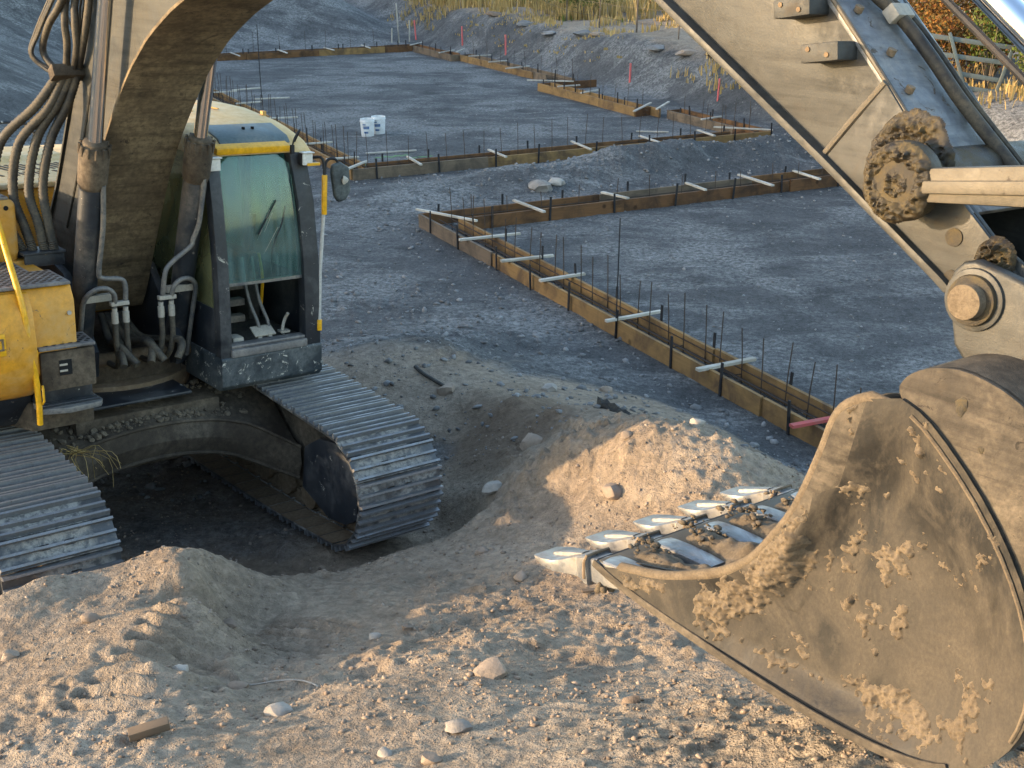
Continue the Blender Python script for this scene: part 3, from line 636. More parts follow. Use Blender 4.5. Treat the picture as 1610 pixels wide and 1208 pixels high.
for s_ in (-1, 1): lk.prism([(-hp - .02, -.035), (-hp, -.115), (hp - .01, -.125), (hp + .02, -.04)], s_ * .085 - .02, s_ * .085 + .02)
link_me = lk.mesh('chain_link'); link_me.materials.append(M['rust_bounce'])
def make_track(side):
    y = GAUGE * side; inn = -side            # direction of the inner face
    b = MB()
    b.prism([(-1.6, .27), (1.35, .27), (1.45, .38), (1.4, .72), (1.2, .82), (-1.5, .82), (-1.75, .6)], y - .14, y + .14)
    fr = b.build('track', 'body_dirt', EX, .02)
    g = MB()                                  # guard plate over the idler, inner and outer face
    pl = [(1.38, .36), (1.42, .70), (1.62, .82), (1.85, .86), (2.02, .77), (2.14, .58), (2.13, .36), (1.98, .27), (1.75, .24)]
    g.prism(pl, y + inn * .235, y + inn * .29); g.build('idler_guard', 'dark', fr, .012)
    g = MB(); g.prism(pl, y - inn * .24, y - inn * .20); g.build('idler_guard', 'dark', fr, .012)
    w = MB(); w.cyl((1.83, y - .09, .515), (1.83, y + .09, .515), .33, 36); w.cyl((1.83, y - .2, .515), (1.83, y + .2, .515), .09, 18); w.build('idler_wheel', 'rust_bounce', fr, .01)
    w = MB(); n = 21
    pg = []
    for k in range(n * 2): a = math.pi * k / n; r = .37 if k % 2 else .32; pg.append((-1.83 + r * math.cos(a), .5 + r * math.sin(a)))
    w.prism(pg, y - .05, y + .05); w.cyl((-1.83, y - .22, .5), (-1.83, y + .22, .5), .2, 24); w.build('sprocket', 'rust_bounce', fr)
    for x in np.linspace(-1.25, 1.25, 8):
        w = MB(); w.cyl((x, y - .13, .205), (x, y + .13, .205), .085, 16); w.cyl((x, y - .16, .205), (x, y - .12, .205), .105, 16); w.cyl((x, y + .12, .205), (x, y + .16, .205), .105, 16); w.build('roller', 'rust_bounce', fr)
    for x in (-.6, .7):
        w = MB(); w.cyl((x, y - .1, .87), (x, y + .1, .87), .06, 14); w.build('carrier_roller', 'rust_bounce', fr)
    for p, tg in samples:
        nrm = Vector((-tg.y, tg.x))           # outward for this winding
        X = Vector((tg.x, 0, tg.y)); Z = Vector((nrm.x, 0, nrm.y)); Y = Z.cross(X)
        m4 = Matrix(((X.x, Y.x, Z.x, p.x), (X.y, Y.y, Z.y, y), (X.z, Y.z, Z.z, p.y), (0, 0, 0, 1)))
        for nm, me_ in (('track_shoe', shoe_me), ('chain_link', link_me)):
            o = bpy.data.objects.new(nm, me_); COL.objects.link(o); o.parent = fr; o.matrix_local = m4
for s_ in (-1, 1): make_track(s_)

# --- car body between the tracks
ls_ = np.linspace(-1.02, 1.02, 25)
def arch_top(l): a = abs(l); return .89 - .10 * (a / .7) ** 2 if a < .7 else .79 - .62 * (a - .7)
def arch_bot(l): a = abs(l); return .615 - .09 * (a / .6) ** 2 if a < .6 else .525 - .5 * (a - .6)
for sgn, nm in ((1, 'undercarriage_arm'), (-1, 'undercarriage_arm')):
    V = []; F = []
    for l in ls_:
        a = abs(l); ff = .9 + .35 * max(0, a - .45) ** 1.3 * 1.6
        tp = arch_top(l); bt = arch_bot(l)
        rows = [(.25, 1.0), (.55, .985), (ff - .1, tp + .03), (ff, tp), (ff + .02, (tp + bt) / 2), (ff - .02, bt + .02), (ff - .06, bt), (.3, bt + .03)]
        V += [(sgn * f_, l, u_) for f_, u_ in rows]
    nr = 8
    for i in range(len(ls_) - 1):
        for k in range(nr): F.append((i * nr + k, i * nr + (k + 1) % nr, (i + 1) * nr + (k + 1) % nr, (i + 1) * nr + k))
    F += [tuple(range(nr)), tuple(range((len(ls_) - 1) * nr + nr - 1, (len(ls_) - 1) * nr - 1, -1))]
    b = MB(); b.add(V, F); arm = b.build(nm, 'body_dirt', EX, .012, True, 24)
    if sgn == 1:
        e = MB(); e.tube([(.9 + .56 * max(0, abs(l) - .45) ** 1.3 + .004, l, arch_top(l) - .005) for l in ls_], .014, 6); e.tube([(.9 + .56 * max(0, abs(l) - .45) ** 1.3 - .02, l, arch_bot(l) + .012) for l in ls_], .016, 6); e.build('arm_flange', 'body_dirt', arm)
        d = MB()
        for k in range(1500):
            l = rnd.gauss(.05, .5); f_ = rnd.uniform(.45, .88) ** 1.
            if abs(l) > .85: continue
            u_ = 1.0 + (arch_top(l) - 1.0) * max(0, (f_ - .5)) / .4
            r = .005 + .028 * rnd.random() ** 5; d.rock((f_, l, u_ + r * .3), (r * 1.2, r, r * .8), rnd, 1)
        dd = d.build('fallen_gravel', 'clay', arm, 0, False); dd['kind'] = 'stuff'
b = MB(); b.box2((-.8, -.55, .55), (.8, .55, .98)); b.prism_f([(-1.06, .5), (1.06, .5), (1.06, .80), (.7, .93), (-.7, .93), (-1.06, .80)], -.62, .62); b.build('car_body', 'body_dirt', EX, .03)
b = MB(); b.cyl((0, 0, .97), (0, 0, 1.12), .62, 40); b.build('swing_bearing', 'rust_bounce', EX, .01)
# dry weed caught on the frame
b = MB()
for k in range(26):
    p0 = Vector((.95, -.62 + rnd.uniform(-.08, .08), .82)); p1 = p0 + Vector((rnd.uniform(-.05, .18), rnd.uniform(-.2, .22), rnd.uniform(-.04, .10))); p2 = p1 + Vector((rnd.uniform(0, .1), rnd.uniform(-.1, .12), rnd.uniform(-.2, -.02)))
    b.tube(spline([p0, p1, p2], 3), .0022, 3)
b.build('caught_weed', 'straw', EX)

# --- upper structure
b = MB(); b.prism_z([(1.15, -.95), (1.15, -.54), (.48, -.50), (.48, .28), (.48, .40), (-.3, .45), (-1.1, 1.25), (-2.3, 1.25), (-2.5, 0), (-2.3, -1.3), (.3, -1.3)], 1.10, 1.30); b.build('slew_frame', 'body_dirt', EX, .02)
b = MB()                                     # brackets for boom foot and cylinders
for l in (-.32, .32): b.prism([(-.55, 1.3), (.62, 1.22), (.66, 1.42), (.2, 1.9), (-.25, 2.0), (-.5, 1.85)], l - .03, l + .03)
b.build('boom_bracket', 'dark', EX, .015)
b = MB(); b.cyl((-.1, -.4, 1.72), (-.1, .4, 1.72), .07, 18); b.build('boom_foot_pin', 'rust_bounce', EX, .008)
b = MB(); b.cyl((.44, -.5, 1.28), (.44, .5, 1.28), .055, 16); b.build('cylinder_foot_pin', 'rust_bounce', EX, .008)
b = MB(); b.box2((.3, -.47, 1.06), (.86, .30, 1.085)); b.build('deck_plate', 'dark', EX, .02)  # dark colour stands in for the shaded recess below the boom

# right hand boxes and steps
def perf_plate(name, poly, z, th, parent, hs=.017, pitch=.052, rowed=True):
    b = MB(); b.prism_z(poly, z - th, z); p = b.build(name, 'perf', parent, .006)
    h = MB(); xs = [q[0] for q in poly]; ys = [q[1] for q in poly]
    def inside(x, y):
        c_ = False; n = len(poly)
        for i in range(n):
            (x1, y1), (x2, y2) = poly[i], poly[(i + 1) % n]
            if (y1 > y) != (y2 > y) and x < (x2 - x1) * (y - y1) / (y2 - y1) + x1: c_ = not c_
        return c_
    r = 0; x = min(xs) + .03
    while x < max(xs) - .02:
        y = min(ys) + .03 + (pitch / 2 if r % 2 else 0)
        while y < max(ys) - .02:
            if all(inside(x + dx, y + dy) for dx in (-.02, .02) for dy in (-.02, .02)):
                h.add([(x - hs, y, z + .0025), (x, y - hs, z + .0025), (x + hs, y, z + .0025), (x, y + hs, z + .0025)], [(0, 1, 2, 3)])
            y += pitch
        x += pitch * .62; r += 1
    o = h.build('perforation', 'hole', p, 0, False); o['kind'] = 'stuff'
    return p
tb = MB()
tb.prism([(-.75, 1.32), (1.18, 1.44), (1.25, 1.52), (1.25, 1.98), (1.20, 2.07), (.5, 2.07), (.5, 2.09), (-.75, 2.09)], -1.30, -.66)
box_o = tb.build('tool_box', 'yellow', EX, .03, seg=3)
perf_plate('tread_plate', [(.51, -1.28), (1.22, -1.28), (1.235, -.67), (.86, -.67), (.86, -.80), (.51, -.80)], 2.10, .022, box_o)
b = MB(); b.prism([(1.03, 1.44), (1.27, 1.40), (1.275, 1.66), (1.03, 1.68)], -.91, -.555); st1 = b.build('step_box', 'body_dirt', EX, .015)
perf_plate('step_plate', [(1.0, -.92), (1.29, -.92), (1.30, -.56), (1.03, -.54)], 1.70, .022, st1)
b = MB(); b.box2((1.262, -.795, 1.50), (1.281, -.715, 1.60)); b.build('vent_slot', 'hole', st1)
b = MB()
for u_ in (1.525, 1.565): b.box2((1.276, -.795, u_), (1.286, -.745, u_ + .012))
b.build('vent_louvre', 'clamp', st1)
b = MB(); b.box2((1.05, -.93, 1.30), (1.20, -.56, 1.42)); b.build('step_bracket', 'dark', st1, .01)
b = MB(); b.prism_z([(1.02, -.94), (1.30, -.93), (1.35, -.77), (1.33, -.56), (1.28, -.53), (1.02, -.54)], 1.262, 1.30); b.build('lower_step', 'pipe', st1, .006)
b = MB()
for k in range(5): b.box2((1.06 + k * .055, -.92, 1.30), (1.075 + k * .055, -.55, 1.308))
b.build('step_rib', 'dark', st1)
# rounded front corner panel with inset badge
cp = []
for k in range(9): a = math.radians(90 * k / 8); cp.append((.92 + .34 * math.sin(a), -1.20 + .0 - .22 * (1 - math.cos(a)) * 0 + .20 * math.cos(a)))
b = MB(); V = []; F = []
us = [1.36, 1.42, 1.55, 1.75, 1.95, 2.06]; bul = [-.10, -.02, .05, .06, .03, -.04]
for u_, bl in zip(us, bul):
    for ff, ll in ((1.262 + bl, -.935), (1.272 + bl, -1.05), (1.262 + bl, -1.22), (1.2 + bl, -1.36), (1.0 + bl * .6, -1.42), (.2, -1.43), (-.7, -1.42)): V.append((ff, ll, u_))
for i in range(len(us) - 1):
    for k in range(6): F.append((i * 7 + k, i * 7 + k + 1, (i + 1) * 7 + k + 1, (i + 1) * 7 + k))
F.append(tuple(range(6, -1, -1))); F.append(tuple(35 + k for k in range(7)))
for i in range(len(us) - 1): F.append((i * 7, (i + 1) * 7, (i + 1) * 7 + 6, i * 7 + 6))
b.add(V, F); pn = b.build('corner_panel', 'yellow', EX, .015, seg=2)
b = MB(); b.box2((1.322, -1.21, 1.70), (1.336, -1.13, 1.84)); bd = b.build('badge', 'yellow_bright', pn, .006)
b = MB()
for u_ in (1.735, 1.80): b.box2((1.334, -1.185, u_), (1.3395, -1.15, u_ + .012))
b.box2((1.334, -1.155, 1.735), (1.3395, -1.143, 1.812)); b.build('badge_mark', 'rust_bounce', bd)
b = MB()
for l, u_ in ((-.95, 1.74), (-.70, 1.90)): b.cyl((1.24, l, u_), (1.262, l, u_), .014, 12)
b.build('bolt', 'clamp', box_o)
b = MB(); b.prism([(-.7, 1.12), (1.0, 1.12), (1.16, 1.36), (-.7, 1.36)], -1.41, -.93); b.build('side_skirt', 'dark', EX, .03)
b = MB(); b.tube(spline([(.62, -1.0, 2.72), (.9, -1.0, 2.52), (1.12, -1.01, 2.28), (1.285, -1.0, 2.0), (1.30, -.975, 1.72), (1.30, -.955, 1.5), (1.30, -.95, 1.33), (1.29, -.95, 1.20)], 6), .019, 10); hr = b.build('handrail', 'yellow_bright', EX)
b = MB(); b.box2((1.285, -.972, 1.66), (1.315, -.935, 1.70)); b.tube([(1.305, -.92, 1.46), (1.325, -.925, 1.44), (1.325, -.925, 1.36), (1.305, -.93, 1.34)], .008, 6); b.build('rail_clip', 'yellow_bright', hr)
# higher box at the right, engine hood with louvres, counterweight
b = MB(); b.prism([(-.75, 2.06), (.44, 2.06), (.5, 2.16), (.5, 2.48), (.46, 2.50), (-.75, 2.50)], -1.34, -.735); ub = b.build('side_box', 'yellow', EX, .025, seg=3)
perf_plate('top_plate', [(-.6, -1.3), (.44, -1.3), (.44, -.76), (-.6, -.76)], 2.518, .018, ub, .02, .075)
b = MB(); b.cyl((.49, -.80, 2.455), (.506, -.80, 2.455), .016, 12); b.build('lock', 'hole', ub)
b = MB(); b.prism([(-2.45, 1.3), (-.76, 1.3), (-.76, 2.36), (-.80, 2.38), (-2.4, 2.38), (-2.45, 2.3)], -1.33, .43); b.prism([(-2.45, 1.3), (-1.10, 1.3), (-1.10, 2.36), (-1.14, 2.378), (-2.4, 2.378), (-2.45, 2.3)], .432, 1.3); hd = b.build('engine_housing', 'yellow', EX, .03)
b = MB(); b.prism([(-2.42, 2.35), (-.74, 2.36), (-.74, 2.40), (-.78, 2.41), (-1.75, 2.41), (-1.80, 2.46), (-2.35, 2.46), (-2.42, 2.42)], -1.32, .42); b.prism([(-2.42, 2.35), (-1.08, 2.36), (-1.08, 2.40), (-1.12, 2.41), (-1.75, 2.41), (-1.80, 2.459), (-2.35, 2.459), (-2.42, 2.42)], .422, 1.28); hood = b.build('hood', 'cream', EX, .012)
for row, x0, x1 in ((0, -1.62, -1.30), (1, -1.22, -1.06)):
    b = MB(); l = -1.2
    while l < .75:
        b.box(((x0 + x1) / 2, l, 2.412), (x1 - x0, .024, .006), Matrix.Rotation(.18, 3, 'Z')); l += .058 if (int((l + 2) / .058) % 7) else .12
    o = b.build('louvre', 'hole', hood); o['kind'] = 'stuff'
b = MB(); b.tube(spline([(-2.2, -1.1, 2.45), (-2.2, -1.1, 2.62), (-2.15, -.9, 2.67), (-2.1, .1, 2.70), (-2.1, .3, 2.62), (-2.1, .3, 2.45)], 5), .013, 8); b.build('grab_rail', 'dark', hood)
b = MB(); V = []; cw = [(-2.45, 1.05), (-2.95, 1.15), (-3.08, 1.6), (-3.05, 2.15), (-2.9, 2.3), (-2.45, 2.32)]
b.prism(cw, -1.30, 1.30); b.build('counterweight', 'yellow', EX, .12, seg=4)
b = MB(); b.box2((-2.4, .5, 1.1), (-1.1, 1.3, 1.29)); b.build('left_deck', 'dark', EX, .02)

# --- cab
cab = MB()
def P3(f, l, u): return (f, l, u)
cab.prism([(-.5, 1.22), (1.36, 1.22), (1.40, 1.26), (1.40, 1.455), (1.385, 1.47), (-.5, 1.47)], .275, 1.075)
CAB = cab.build('cab', 'cab_skirt', EX, .03, seg=3)
CAB.location = (-.476, .184, -.217); CAB.scale = (1.054, 1.054, 1.054)       # stands clear of the left boom cylinder
def bar(name, pts, w, d, mat, parent=CAB, bevel=.008):
    """square bar through points (f,l,u); w across l, d across f"""
    b = MB(); V = []; F = []
    for f, l, u in pts: V += [(f - d / 2, l - w / 2, u), (f + d / 2, l - w / 2, u), (f + d / 2, l + w / 2, u), (f - d / 2, l + w / 2, u)]
    n = len(pts)
    for i in range(n - 1):
        for k in range(4): F.append((i * 4 + k, i * 4 + (k + 1) % 4, (i + 1) * 4 + (k + 1) % 4, (i + 1) * 4 + k))
    F += [(0, 1, 2, 3), ((n - 1) * 4 + 3, (n - 1) * 4 + 2, (n - 1) * 4 + 1, (n - 1) * 4)]
    b.add(V, F); return b.build(name, mat, parent, bevel)
bar('front_post', [(1.345, .318, 1.46), (1.345, .318, 1.75), (1.335, .316, 2.1), (1.30, .312, 2.5), (1.235, .315, 2.84)], .085, .09, 'dark')
bar('front_post', [(1.345, 1.005, 1.46), (1.345, 1.005, 1.75), (1.335, 1.0, 2.1), (1.30, .985, 2.5), (1.235, .955, 2.84)], .125, .09, 'dark')
bar('rear_post', [(-.46, .318, 1.46), (-.46, .32, 2.3), (-.30, .33, 2.96)], .09, .09, 'dark')
bar('rear_post', [(-.46, 1.02, 1.46), (-.46, 1.02, 2.3), (-.30, .98, 2.96)], .09, .09, 'dark')
bar('door_post', [(.42, 1.035, 1.46), (.42, 1.03, 2.3), (.42, .98, 2.96)], .07, .1, 'dark')
b = MB(); b.box2((1.29, .35, 1.462), (1.41, .95, 1.52)); b.box2((1.30, .36, 1.52), (1.385, .945, 1.545)); b.build('window_sill', 'perf', CAB, .015)
b = MB(); b.box2((1.325, .36, 1.955), (1.352, .945, 1.982)); b.build('glass_rail', 'pipe', CAB, .004)
# windscreen, one curved pane with rounded top corners
b = MB(); V = []; nU = 14
def wf(u): return 1.352 - .105 * max(0, (u - 2.0) / .84) ** 1.5
for i in range(nU + 1):
    u = 1.98 + (2.825 - 1.98) * i / nU; ins = 0 if u < 2.74 else .09 * ((u - 2.74) / .085) ** 2
    lo = .358 - .005 * i / nU + ins; hi = .944 - .045 * i / nU - ins
    for th in (0, .006):
        V += [(wf(u) - th, lo, u), (wf(u) + .012 - th, (lo + hi) / 2, u), (wf(u) - th, hi, u)]
F = []
for i in range(nU):
    a = i * 6; c_ = a + 6
    F += [(a, a + 1, c_ + 1, c_), (a + 1, a + 2, c_ + 2, c_ + 1), (a + 3, c_ + 3, c_ + 4, a + 4), (a + 4, c_ + 4, c_ + 5, a + 5), (a, c_, c_ + 3, a + 3), (a + 2, a + 5, c_ + 5, c_ + 2)]
F += [(0, 3, 4, 1), (1, 4, 5, 2), (nU * 6, nU * 6 + 1, nU * 6 + 4, nU * 6 + 3), (nU * 6 + 1, nU * 6 + 2, nU * 6 + 5, nU * 6 + 4)]
b.add(V, F); ws = b.build('windscreen', 'glass', CAB)
b = MB(); b.tube(spline([(1.345, .70, 2.02), (1.34, .72, 2.2), (1.325, .80, 2.36), (1.30, .84, 2.47)], 5), .006, 6); b.tube([(1.352, .60, 2.30), (1.318, .76, 2.52)], .006, 5); b.build('wiper', 'stake', ws)
b = MB()                                       # bright scratches in the dust
for p, q in (((2.26, .60), (2.46, .70)), ((2.31, .655), (2.44, .72)), ((2.16, .64), (2.34, .755))):
    b.box(((wf((p[0] + q[0]) / 2) + .018), (p[1] + q[1]) / 2, (p[0] + q[0]) / 2), (.001, .0022, math.hypot(q[0] - p[0], q[1] - p[1])), Matrix.Rotation(-math.atan2(q[1] - p[1], q[0] - p[0]), 3, 'X'))
b.build('scratch', 'clamp', ws)
# roof with raised hatch panel, yellow visor
rf = [(1.285, 2.835), (1.26, 2.875), (1.17, 2.935), (.98, 2.985), (.82, 3.015), (.35, 3.06), (-.1, 3.06), (-.36, 3.0), (-.38, 2.93), (.9, 2.83)]
b = MB(); V = []; F = []; n = len(rf)
for l, k in ((.265, -.05), (.30, -.015), (.40, 0), (.94, 0), (1.045, -.015), (1.085, -.05)):
    V += [(f, l, u + (k if i < 9 else 0)) for i, (f, u) in enumerate(rf)]
for i in range(5):
    for k in range(n): F.append((i * n + k, i * n + (k + 1) % n, (i + 1) * n + (k + 1) % n, (i + 1) * n + k))
F += [tuple(range(n)), tuple(range(6 * n - 1, 5 * n - 1, -1))]
b.add(V, F); roof = b.build('roof', 'cream', CAB, .012, seg=2, ang=50)
b = MB(); b.prism([(1.235, 2.90), (1.19, 2.945), (.97, 3.005), (.95, 3.0), (.95, 2.95), (1.2, 2.88)], .40, .93); b.build('roof_hatch', 'hatch', roof, .01)
b = MB(); b.prism([(1.30, 2.846), (1.31, 2.888), (1.24, 2.915), (1.22, 2.85)], .335, .885); b.build('visor', 'yellow_bright', roof, .008)
b = MB()
for f, l in ((1.06, .66), (1.06, .73)): b.cyl((f, l, 2.97), (f, l, 2.995), .012, 8)
b.build('hatch_bolt', 'hole', roof)
b = MB(); b.tube(spline([(1.22, .97, 2.90), (1.28, .98, 2.99), (1.31, .92, 2.94), (1.30, .90, 2.86)], 5), .006, 6); b.box((1.30, .905, 2.86), (.02, .025, .06)); b.build('lamp_cable', 'stake', roof)
b = MB(); b.box2((.62, 1.03, 3.0), (.66, 1.06, 3.05)); b.box2((.1, .5, 3.055), (.6, .515, 3.062)); b.box2((.05, .75, 3.055), (.5, .765, 3.062)); b.build('roof_fitting', 'yellow', roof, .003)
for l in (.287, .985):
    b = MB(); b.box((1.33, l, 2.795), (.07, .085, .085)); lp = b.build('work_light', 'stake', CAB, .018, seg=3)
    b = MB(); b.box((1.367, l, 2.795), (.012, .078, .078)); b.build('lens', 'light', lp, .005)
    b = MB(); b.box((1.36, l, 2.842), (.06, .09, .008)); b.build('lamp_hood', 'light', lp, .003)
# side glazing
b = MB(); b.prism([(-.40, 1.78), (1.30, 1.78), (1.29, 2.1), (1.25, 2.5), (1.19, 2.83), (-.27, 2.90), (-.40, 2.3)], .288, .294); b.build('side_window', 'side_glass', CAB)
b = MB(); b.prism([(-.44, 1.47), (1.31, 1.47), (1.31, 1.80), (-.44, 1.80)], .284, .30); b.build('side_panel', 'dark', CAB, .004)
b = MB(); b.prism([(-.40, 1.47), (1.30, 1.47), (1.30, 1.95), (-.40, 1.95)], 1.045, 1.06); dr = b.build('door', 'dark', CAB, .004)
b = MB(); b.prism([(-.40, 1.95), (1.29, 1.95), (1.25, 2.5), (1.19, 2.85), (-.27, 2.92), (-.40, 2.3)], 1.01, 1.016); b.build('door_glass', 'glass', dr)
b = MB(); b.prism_f([(.34, 1.46), (1.02, 1.46), (1.02, 2.05), (.34, 2.05)], -.47, -.455); b.build('rear_wall', 'seat', CAB)
b = MB(); b.prism([(-.465, 2.05), (-.45, 2.05), (-.305, 2.92), (-.32, 2.92)], .36, .98); b.build('rear_window', 'glass', CAB)
b = MB(); b.box2((-.44, .31, 1.455), (1.30, 1.04, 1.475)); b.build('cab_floor', 'seat', CAB)
# inside: seat, consoles, levers, pedals
b = MB(); b.box2((-.05, .46, 1.75), (.45, .90, 1.90)); b.box((-.1, .68, 2.2), (.13, .44, .62), Matrix.Rotation(-.18, 3, 'Y')); b.box((-.17, .68, 2.58), (.1, .26, .18)); b.box2((0, .5, 1.47), (.4, .86, 1.75)); b.build('seat', 'seat', CAB, .05, seg=3)
for l in (.37, .90):
    b = MB(); b.box2((.0, l, 1.47), (.62, l + .1, 2.0)); cs_ = b.build('console', 'seat', CAB, .03)
    b = MB(); b.tube(spline([(.55, l + .05, 1.98), (.58, l + .05, 2.1), (.62, l + .05, 2.2)], 4), .014, 8); b.cyl((.62, l + .05, 2.2), (.63, l + .05, 2.30), .026, 10); b.build('joystick', 'stake', cs_)
b = MB()
for k, u in enumerate((1.62, 1.74, 1.86)): b.box2((1.02, .37, u), (1.10, .62, u + .05))
b.build('storage_shelf', 'seat', CAB, .01)
for l in (.62, .70):
    b = MB(); b.tube(spline([(1.22, l + .05, 1.49), (1.2, l + .045, 1.62), (1.14, l + .01, 1.78), (1.10, l - .01, 1.98), (1.06, l, 2.08)], 5), .013, 8); lv = b.build('travel_lever', 'pipe', CAB)
    b = MB(); b.box((1.24, l + .02, 1.575), (.10, .085, .012), Matrix.Rotation(.5, 3, 'Y')); b.box((1.27, l + .02, 1.53), (.02, .03, .07)); b.build('pedal', 'clamp', lv, .003)
b = MB(); b.tube(spline([(1.22, .86, 1.49), (1.24, .84, 1.57), (1.22, .87, 1.63), (1.25, .88, 1.68)], 4), .012, 6); b.box((1.24, .85, 1.55), (.06, .07, .015)); b.build('foot_control', 'clamp', CAB)
b = MB(); b.tube(spline([(.98, .80, 2.08), (1.0, .815, 1.9), (1.0, .80, 1.70)], 4), .012, 6); b.build('lock_lever', 'yellow_bright', CAB)
b = MB(); b.box((1.22, .47, 1.53), (.12, .09, .07)); b.build('rag', 'clamp', CAB, .02)
# mirror and grab pole on the door side
b = MB(); b.tube(spline([(1.32, 1.055, 2.80), (1.36, 1.11, 2.79), (1.37, 1.12, 2.65)], 4), .011, 8); b.tube(spline([(1.36, 1.13, 2.62), (1.36, 1.13, 2.72), (1.36, 1.15, 2.78), (1.36, 1.21, 2.785), (1.35, 1.26, 2.73)], 5), .010, 8); ma = b.build('mirror_arm', 'stake', CAB)
b = MB(); b.prism_f([(1.185, 2.745), (1.25, 2.765), (1.325, 2.72), (1.335, 2.55), (1.30, 2.49), (1.235, 2.475), (1.205, 2.52), (1.18, 2.68)], 1.335, 1.375); mr = b.build('mirror', 'mirror_back', CAB, .018, seg=3)
b = MB(); b.rock((1.385, 1.275, 2.635), (.018, .03, .03), rnd, 2); b.build('mirror_knuckle', 'clamp', mr)
b = MB(); b.tube([(1.37, 1.115, 2.46), (1.375, 1.075, 2.0), (1.385, 1.06, 1.60)], .0135, 10); gp = b.build('grab_pole', 'rail_grey', CAB)
b = MB(); b.tube([(1.37, 1.12, 2.68), (1.37, 1.118, 2.56), (1.37, 1.115, 2.40)], .020, 10); b.build('pole_sleeve', 'yellow_bright', gp, .003)
b = MB(); b.tube([(1.385, 1.06, 1.64), (1.385, 1.058, 1.56)], .021, 10); b.build('pole_sleeve', 'yellow_bright', gp, .003)
b = MB(); b.box((1.365, 1.03, 2.76), (.03, .10, .02)); b.build('pole_bracket', 'yellow_bright', gp, .003)

# --- boom
belly = [(.10, 1.58), (.2, 1.72), (.34, 2.0), (.62, 2.52), (.80, 2.80), (.95, 2.99), (1.19, 3.25), (1.37, 3.42), (1.51, 3.525), (1.66, 3.63), (1.9, 3.755), (2.11, 3.846), (2.7, 4.06), (3.3, 4.24), (4.0, 4.45), (4.7, 4.66)]
back = [(-.30, 1.58), (-.38, 1.75), (-.40, 1.91), (-.27, 2.18), (-.07, 2.45), (.23, 2.94), (.45, 3.31), (.71, 3.80), (1.05, 4.35), (1.45, 4.75), (2.0, 5.05), (2.8, 5.2), (3.7, 5.18), (4.4, 5.06), (4.85, 4.92)]
def poly_strip(b, line_a, line_b, l0, l1):
    pass
def strip_plate(bm_, line, l0, l1, th, flip=1):
    """plate following a (f,u) line, between l0 and l1, thickness towards its left normal"""
    V = []; n = len(line)
    for i, (f, u) in enumerate(line):
        a = Vector(line[max(0, i - 1)]); c_ = Vector(line[min(n - 1, i + 1)]); t = (c_ - a).normalized(); nn = Vector((-t.y, t.x)) * th * flip
        V += [(f, l0, u), (f, l1, u), (f + nn.x, l1, u + nn.y), (f + nn.x, l0, u + nn.y)]
    F = []
    for i in range(n - 1):
        for k in range(4): F.append((i * 4 + k, i * 4 + (k + 1) % 4, (i + 1) * 4 + (k + 1) % 4, (i + 1) * 4 + k))
    F += [(0, 1, 2, 3), tuple((n - 1) * 4 + k for k in (3, 2, 1, 0))]
    bm_.add(V, F)
def resample(line, n):
    P = [Vector(p) for p in line]; L = [0]
    for a, c_ in zip(P[:-1], P[1:]): L.append(L[-1] + (c_ - a).length)
    out = []
    for k in range(n):
        d = L[-1] * k / (n - 1); i = min(max(j for j in range(len(L)) if L[j] <= d + 1e-9), len(P) - 2)
        out.append(tuple(P[i].lerp(P[i + 1], (d - L[i]) / (L[i + 1] - L[i]))))
    return out
def smooth2(line, n): return [(p.x, p.y) for p in [Vector((q[0], q[1])) for q in spline([(a, b_, 0) for a, b_ in line], n)]]
bl = resample(smooth2(belly, 5), 44); bk = resample(smooth2(back, 5), 44)
b = MB()
for l0, l1 in ((-.24, -.225), (.225, .24)):
    V = [(f, l0, u) for f, u in bl] + [(f, l0, u) for f, u in bk] + [(f, l1, u) for f, u in bl] + [(f, l1, u) for f, u in bk]; n = 44
    F = []
    for i in range(n - 1):
        F += [(i, i + 1, n + i + 1, n + i), (2 * n + i, 3 * n + i, 3 * n + i + 1, 2 * n + i + 1), (i, 2 * n + i, 2 * n + i + 1, i + 1), (n + i, n + i + 1, 3 * n + i + 1, 3 * n + i)]
    b.add(V, F)
BOOM = b.build('boom', 'boom', EX, 0, True, 30)
b = MB(); strip_plate(b, bl, -.268, .268, .022, -1); b.build('belly_plate', 'belly', BOOM, .005, True, 30)
b = MB(); strip_plate(b, bk, -.262, .262, .022, 1); b.build('back_plate', 'boom', BOOM, .005, True, 30)
b = MB(); b.cyl((-.1, -.29, 1.72), (-.1, .29, 1.72), .17, 28); b.build('foot_boss', 'boom', BOOM, .01)
b = MB(); b.cyl((4.78, -.30, 4.80), (4.78, .30, 4.80), .16, 28); b.cyl((1.62, -.4, 4.30), (1.62, .4, 4.30), .12, 24); b.build('boom_boss', 'boom', BOOM, .01)
# weld seam and lifting lug on the boom side
b = MB(); b.tube(spline([(.06, -.242, 2.2), (.42, -.243, 2.75), (.66, -.243, 3.2), (.95, -.243, 3.6)], 6), .010, 6); b.build('weld_seam', 'boom', BOOM)

